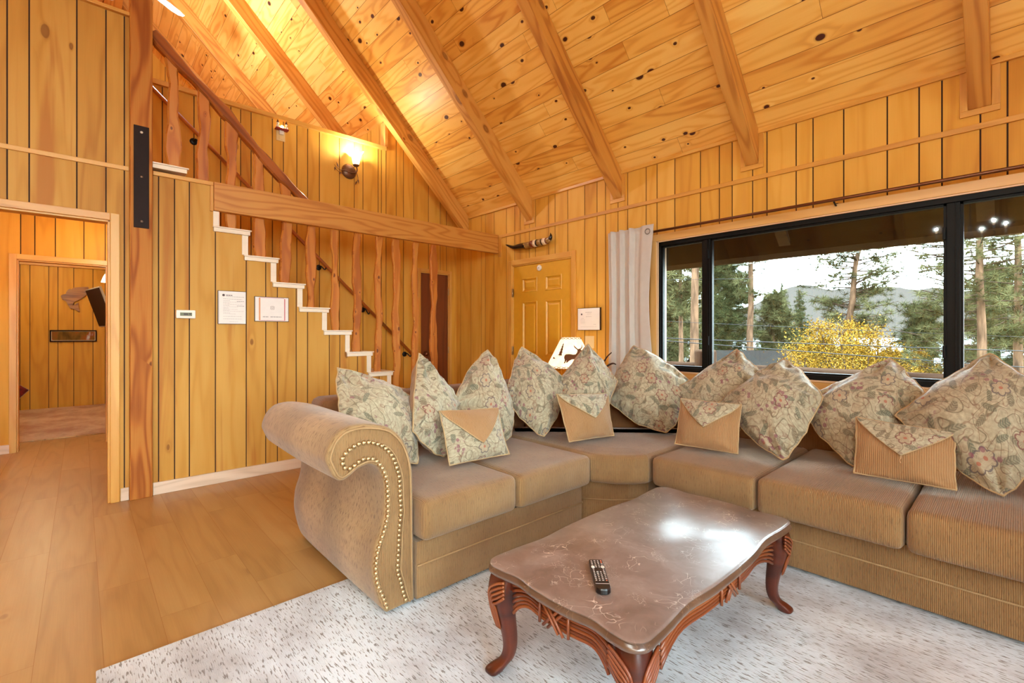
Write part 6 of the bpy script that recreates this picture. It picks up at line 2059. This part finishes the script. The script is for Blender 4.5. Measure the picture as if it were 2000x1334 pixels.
# terrain and lake
mb = MB()
seg = 48; radii = [4, 9, 20, 60, 130, 210]
zr = lambda r: -0.9 - 0.135 * max(r - 4, 0) if r < 60 else -8.5 - 0.12 * (r - 60)
rings = [[Vector((9 + r * math.cos(2 * PI * k / seg), 9 + r * math.sin(2 * PI * k / seg), max(zr(r), -25.6) - 2.4)) for k in range(seg)] for r in radii]
mb.loft(rings, cap0=True, cap1=False, smooth=True)
o = mb.build('ground', [M_GROUND]); tag(o, kind='structure')
mb = MB(); mb.lathe([(0.001, 0), (400, 0), (3600, 0)], c=(0, 0, -25.9), seg=64, caps=False); o = mb.build('lake', [M_LAKE]); tag(o, 'pale lake glimpsed between the yellow tree and the pines', 'lake')
# far hills
mb = MB()
ridge = [(700, 600), (1000, 575), (1200, 590), (1290, 585), (1400, 605), (1450, 602), (1500, 582), (1540, 562), (1580, 557), (1620, 566), (1660, 562), (1700, 563), (1740, 560), (1790, 566), (1830, 562), (1880, 570), (1950, 560), (2050, 572), (2300, 590), (2700, 600)]
top = []; mid = []; bot = []
for i, q in enumerate(catmull([(a, b, 0) for a, b in ridge], 8)):
    j = 1.6 * mnoise.noise(Vector((q.x * 0.06, 0, 0)))
    top.append(E_(q.x, q.y + j, 3300)); mid.append(E_(q.x, (q.y + 653) / 2 + 3 * mnoise.noise(Vector((q.x * 0.03, 5, 0))), 3050)); bot.append(E_(q.x, 660, 2750))
back = [p + FW * 900 - Vector((0, 0, p.z + 40)) for p in top]
mb.loft([bot, mid, top, back], closed_ring=False, smooth=True)
o = mb.build('hills', [M_HILL]); tag(o, 'hazy blue-grey wooded hills across the lake', 'hills')


def tuft(mb, c, r, cnt, R, w=0.05, up=0.2):
    """radiating needles, as thin tapering blades"""
    tone = R.random()
    pts = []; F = []
    for i in range(cnt):
        d = Vector((R.gauss(0, 1), R.gauss(0, 1), R.gauss(up, 0.8))).normalized()
        s = d.cross(Vector((R.gauss(0, 1), R.gauss(0, 1), R.gauss(0, 1)))).normalized() * w * r
        L = r * R.uniform(0.6, 1.1)
        b = len(pts)
        pts += [c + s, c - s, c + d * L + s * 0.5, c + d * L - s * 0.5]
        F += [(b, b + 1, b + 3, b + 2)]
    mb.add(pts, F, 0, tone=tone, uvs=[(0, 0)] * len(pts))


def pine(label, base, top, r0, crown0, spread, nb, tufts, tr, seed, mat, cnt=22, group=None, w=0.06, conical=False, side=None, name='pine_tree', barkm=None, topz=1.0, maxz=None):
    R = random.Random(seed)
    base = Vector(base); top = Vector(top)
    t = empty(name, tuple(base), label, 'tree', group)
    H = (top - base).length
    mb = MB()
    path = []
    for i in range(9):
        f = i / 8; p = base.lerp(top, f) + Vector((R.uniform(-1, 1), R.uniform(-1, 1), 0)) * H * 0.006 * (1 if 0 < i < 8 else 0)
        path.append(p)
    path = catmull(path, 3)
    mb.tube(path, [r0 * (1 - 0.75 * i / (len(path) - 1)) for i in range(len(path))], 10)
    mb.build('trunk', [barkm or M_BARK], t)
    br = MB(); fo = MB()
    for i in range(nb):
        f = crown0 + (1 - crown0) * (i + R.random()) / nb
        o = base.lerp(top, min(f, 0.99))
        a = R.uniform(0, 2 * PI) if side is None else math.atan2(side.y, side.x) + R.gauss(0, 1.1)
        if conical:
            L = spread * (1.05 - (f - crown0) / (1 - crown0)) * R.uniform(0.75, 1.05)
        else:
            g = (f - crown0) / (1 - crown0)
            L = spread * (0.35 + 0.65 * math.sin(PI * min(g * 0.8 + 0.18, 1))) * R.uniform(0.5, 1.1)
        d = Vector((math.cos(a), math.sin(a), R.uniform(-0.15, 0.35) if not conical else -0.12))
        bend = Vector((0, 0, R.uniform(-0.1, 0.25)))
        pts = [o, o + d * L * 0.35 + bend * L * 0.05, o + d * L * 0.7 + bend * L * 0.15 + Vector((R.uniform(-.1, .1), R.uniform(-.1, .1), 0)) * L, o + d * L + bend * L * 0.35]
        q = catmull(pts, 3)
        br.tube(q, [r0 * 0.13 * (1 - 0.85 * k / (len(q) - 1)) + 0.006 for k in range(len(q))], 5, caps=False)
        for k in range(tufts):
            g = 0.35 + 0.65 * (k + R.random()) / tufts if not conical else 0.1 + 0.9 * (k + R.random()) / tufts
            j = min(int(g * (len(q) - 1)), len(q) - 1)
            c = q[j] + Vector((R.gauss(0, 1), R.gauss(0, 1), R.gauss(0, 0.6))) * tr * (0.75 if not conical else 0.4)
            tuft(fo, c, tr * R.uniform(0.7, 1.25) * ((1.2 - (f - crown0) / (1 - crown0)) if conical else 1.0), cnt, R, w)
    br.build('branches', [barkm or M_BARKD], t)
    f_ = fo.build('foliage', [mat], t); f_['kind'] = 'stuff'
    return t


GP = 'pines outside the window'


def T(label, u, dist, vtop, vbot, px, crown0, spread_px, nb, tufts, tuft_px, seed, mat, utop=None, **kw):
    if dist < 20:
        kw.update(w=0.022, cnt=40); tufts += 3; tuft_px *= 0.72
    else:
        kw.update(w=0.025, cnt=48); tufts += 4; tuft_px *= 0.84
    b = E_(u, vbot, dist); tp = E_(utop if utop else u, vtop, dist)
    b.z = min(b.z, -4.0)
    k = dist / FPX
    return pine(label, b, tp, px * k / 2, crown0, spread_px * k, int(nb * 1.25), tufts, tuft_px * 1.35 * k, seed, mat, group=GP, **kw)


# pine in the middle of the view, leaning to the right
T('tall open pine with leaning trunk rising behind the yellow tree', 1622, 30, 395, 900, 19, 0.50, 92, 62, 6, 10, 11, M_NEED, utop=1690, cnt=30, w=0.055)
T('straight bare-trunked pine in the left part of the middle pane', 1467, 34, 330, 850, 16, 0.52, 52, 26, 5, 9, 12, M_NEED, cnt=18)
T('bushy green pine filling the gap left of the bare trunk', 1425, 40, 500, 780, 10, 0.12, 52, 110, 7, 9, 13, M_NEEDD, cnt=16)
T('rust-tinged pine beside the left window mullion', 1392, 42, 430, 780, 10, 0.12, 46, 90, 6, 9, 14, M_NEEDW, cnt=15)
T('rounded olive pine right of the bare trunk', 1510, 44, 575, 790, 9, 0.10, 42, 100, 6, 8, 15, M_NEED, cnt=15)
T('slender pointed conifer left of the hills', 1527, 60, 552, 800, 6, 0.10, 62, 170, 9, 6, 16, M_NEEDD, cnt=14, conical=True)
T('second pointed conifer, just right of the slender one', 1562, 66, 566, 800, 6, 0.10, 56, 170, 9, 6, 17, M_NEEDD, cnt=14, conical=True)
T('thick red-barked trunk in the middle of the narrow left pane', 1356, 17, 200, 900, 22, 0.62, 60, 26, 5, 12, 18, M_NEEDW, cnt=16)
T('thinner grey trunk at the left of the narrow left pane', 1329, 22, 380, 900, 13, 0.55, 56, 46, 6, 12, 19, M_NEED, cnt=18)
T('low leafy pine at the foot of the narrow left pane', 1318, 26, 560, 800, 8, 0.12, 42, 90, 7, 10, 20, M_NEED, cnt=16)
T('background pine behind the left mullion', 1372, 36, 470, 800, 9, 0.12, 44, 80, 6, 9, 21, M_NEEDD, cnt=14)
T('large near pine whose branches enter the middle pane from the right', 1862, 16, 300, 980, 20, 0.30, 96, 84, 6, 12, 22, M_NEED, cnt=20, w=0.05)
T('big straight trunk in the middle of the right-hand pane', 1913, 15, 150, 980, 20, 0.44, 110, 70, 6, 13, 23, M_NEED, cnt=18, w=0.05)
T('pine trunk at the right edge of the right-hand pane', 1992, 17, 200, 980, 20, 0.40, 100, 70, 6, 13, 24, M_NEEDD, cnt=18, w=0.05)
T('dense pine low in the right-hand pane', 1950, 24, 520, 900, 9, 0.12, 70, 130, 7, 11, 25, M_NEED, cnt=18)
T('dark pine behind the yellow tree on the right', 1800, 28, 600, 900, 9, 0.12, 46, 90, 7, 10, 26, M_NEEDD, cnt=16)
T('distant green pine at the far left of the narrow pane', 1296, 34, 520, 800, 9, 0.12, 40, 80, 6, 9, 27, M_NEEDD, cnt=14)

T('low dark pine behind the left side of the yellow tree', 1590, 24, 668, 900, 8, 0.12, 60, 110, 7, 10, 28, M_NEEDD)
T('low dark pine behind the middle of the yellow tree', 1668, 25, 676, 900, 8, 0.12, 60, 110, 7, 10, 29, M_NEEDD)
T('low olive pine behind the right side of the yellow tree', 1745, 23, 694, 900, 8, 0.12, 56, 110, 7, 10, 30, M_NEED)
# golden aspen in front of the lake
asp = empty('aspen_tree', tuple(E_(1680, 800, 17) - Vector((0, 0, 2.0))), 'golden yellow autumn aspen outside the window', 'tree')
R = random.Random(5)
root = E_(1680, 800, 17) - Vector((0, 0, 2.0))
br = MB(); lf = MB()
k17 = 17 / FPX
clumps = [(1560, 690, 28), (1600, 665, 36), (1640, 655, 34), (1575, 720, 40), (1630, 700, 44), (1680, 690, 40), (1700, 655, 26), (1715, 680, 30), (1735, 720, 36), (1680, 735, 42), (1780, 715, 26), (1810, 722, 22), (1835, 728, 20), (1530, 730, 22), (1610, 740, 40), (1770, 740, 36), (1600, 640, 16), (1660, 636, 14), (1740, 690, 18), (1795, 690, 12)]
for (u, v, r) in clumps:
    c = E_(u, v, 17 + R.uniform(-0.6, 0.6))
    q = catmull([root + Vector((R.uniform(-.1, .1), R.uniform(-.1, .1), 1.2)), root.lerp(c, 0.6) + Vector((0, 0, 0.2)), c, c + Vector((R.uniform(-.1, .1), R.uniform(-.1, .1), r * k17 * 0.8))], 4)
    br.tube(q, [0.035 * (1 - 0.85 * i / (len(q) - 1)) + 0.004 for i in range(len(q))], 5, caps=False)
    rr_ = r * k17
    for t_ in range(4):
        d = Vector((R.gauss(0, 1), R.gauss(0, 1), R.gauss(0.4, 1))).normalized() * rr_
        br.tube([c, c + d * 0.5 + Vector((0, 0, 0.03)), c + d], [0.010, 0.007, 0.003], 4, caps=False)
    for i in range(int(rr_ * rr_ * 3000) + 150):
        d = Vector((R.gauss(0, 1), R.gauss(0, 1), R.gauss(0, 0.8))) * rr_ * 0.55
        p = c + d
        a = Vector((R.gauss(0, 1), R.gauss(0, 1), R.gauss(0, 1))).normalized(); b = a.cross(Vector((R.gauss(0, 1), R.gauss(0, 1), R.gauss(0, 1)))).normalized()
        s = R.uniform(0.020, 0.038)
        lf.add([p - a * s, p + b * s * 0.7, p + a * s, p - b * s * 0.7], [(0, 1, 2, 3)], 0, uvs=[(0, 0)] * 4)
br.tube([root - Vector((0, 0, 1)), root + Vector((0, 0, 0.6)), root + Vector((0, 0, 1.3))], 0.06, 8)
br.build('branches', [M_BARKD], asp)
f_ = lf.build('foliage', [M_YEL], asp); f_['kind'] = 'stuff'

# neighbour's roof
hc = E_(1450, 700, 24)
nh = empty('neighbour_house', (hc.x, hc.y, -4.5), 'neighbouring house with grey shingle roof below the pines', 'house')
Mh = Matrix.Translation((hc.x, hc.y, 0)) @ Matrix.Rotation(math.radians(-48), 4, 'Z')
mb = MB(); mb.box(-2.2, 2.2, -2.2, 2.6, -4.5, -0.6, M=Mh); mb.build('walls', [plain('house_wall', (84, 70, 56), 0.8)], nh)
mb = MB(); mb.prism([(-2.9, -0.75), (0.0, 0.36), (2.9, -0.75), (2.9, -0.88), (-2.9, -0.88)], -2.3, 2.3, 'x', M=Mh)
o = mb.build('roof', [plain('shingle_grey', (31, 29, 27), 0.95, var=0.2, spec=0.0)], nh); recalc(o)

# power lines
for i, (ua, va, ub, vb, dist, r) in enumerate(((1150, 549, 2250, 527, 16, 0.006), (1150, 620, 2250, 668, 15, 0.006), (1100, 652, 2250, 693, 12, 0.011), (1100, 650, 2250, 734, 12.3, 0.011))):
    a = E_(ua, va, dist); b = E_(ub, vb, dist)
    pts = []
    for j in range(15):
        f = j / 14; p = a.lerp(b, f); p.z -= 0.03 * 4 * f * (1 - f); pts.append(p)
    mb = MB(); mb.tube(pts, r, 6)
    o = mb.build('power_line', [M_BLACK])
    tag(o, ['topmost thin power line crossing the sky in the window', 'thin power line crossing in front of the hills and trees', 'upper of the two thick dark cables low in the window', 'lower of the two thick dark cables low in the window'][i], 'cable', 'overhead lines outside')

# ---------------------------------------------------------------- light
def point(name, loc, w, col, r=0.04):
    l = bpy.data.lights.new(name, 'POINT'); l.energy = w; l.color = col; l.shadow_soft_size = r
    o = bpy.data.objects.new(name, l); COL.objects.link(o); o.location = loc
    return o


WARM = (0.95, 0.94, 0.80)
WARM2 = (0.95, 0.88, 0.58)
for k in range(6):
    a = 2 * PI * k / 6 + 0.3
    point('chandelier_light', (CHX + 0.32 * math.cos(a), CHY + 0.32 * math.sin(a), CHZ + 0.03), CH_W, (0.86, 1.0, 0.98), 0.014)
for px, py in ((-1.9, -0.9), (-1.9, -2.0)):
    point('fill_light', (px, py, 2.30), FILL_W, (0.86, 1.0, 0.98), 0.08)  # fill light from the added pendants
point('lamp_light', (LX, LY, 1.06), 8, WARM, 0.03)
point('sconce_light', (2.362, YB - 0.12, 3.36), 18, (0.95, 0.95, 0.78), 0.03)
point('loft_light', (0.40, 6.2, 4.78), 135, (0.85, 1.0, 1.2), 0.1)
point('hall_light', (0.24, 6.35, 2.16), 10, WARM, 0.05)
point('hall_light', (-1.1, 5.8, 2.3), 18, WARM, 0.08)
point('bedroom_light', (-0.45, 9.4, 2.34), 32, WARM2, 0.08)
point('bedroom_light', (0.262, 8.5, 1.95), 6, WARM2, 0.04)

w = bpy.data.worlds.new('overcast')
scene.world = w
w.use_nodes = True
nt = w.node_tree
bg = nt.nodes['Background']
tc = nt.nodes.new('ShaderNodeTexCoord'); sx = nt.nodes.new('ShaderNodeSeparateXYZ'); cr = nt.nodes.new('ShaderNodeValToRGB')
nt.links.new(tc.outputs['Generated'], sx.inputs[0]); nt.links.new(sx.outputs[2], cr.inputs[0]); nt.links.new(cr.outputs[0], bg.inputs[0])
cr.color_ramp.elements[0].position = 0.0; cr.color_ramp.elements[0].color = (0.83, 1.0, 1.04, 1)
cr.color_ramp.elements[1].position = 0.8; cr.color_ramp.elements[1].color = (0.76, 0.96, 1.12, 1)
bg.inputs[1].default_value = SKY

# ---------------------------------------------------------------- camera
cam = bpy.data.cameras.new('camera'); co = bpy.data.objects.new('camera', cam); COL.objects.link(co)
co.location = (0, 0, CAMH)
co.rotation_euler = (PI / 2, 0, math.radians(47.305 - 90))
cam.sensor_fit = 'HORIZONTAL'; cam.sensor_width = 36.0
cam.lens = FPX / 2000 * 36.0
cam.shift_y = -16 / 2000
cam.clip_start = 0.05; cam.clip_end = 9000
scene.camera = co
vs = scene.view_settings
vs.view_transform = 'Standard'; vs.look = 'None'; vs.gamma = 1.0; vs.use_curve_mapping = False
vs.exposure = EXPO
scene.cycles.use_denoising = True
scene.cycles.max_bounces = 10
scene.cycles.diffuse_bounces = 6
scene.cycles.glossy_bounces = 4
scene.cycles.transparent_max_bounces = 16
scene.cycles.sample_clamp_indirect = 8.0
scene.cycles.caustics_reflective = False
scene.cycles.caustics_refractive = False
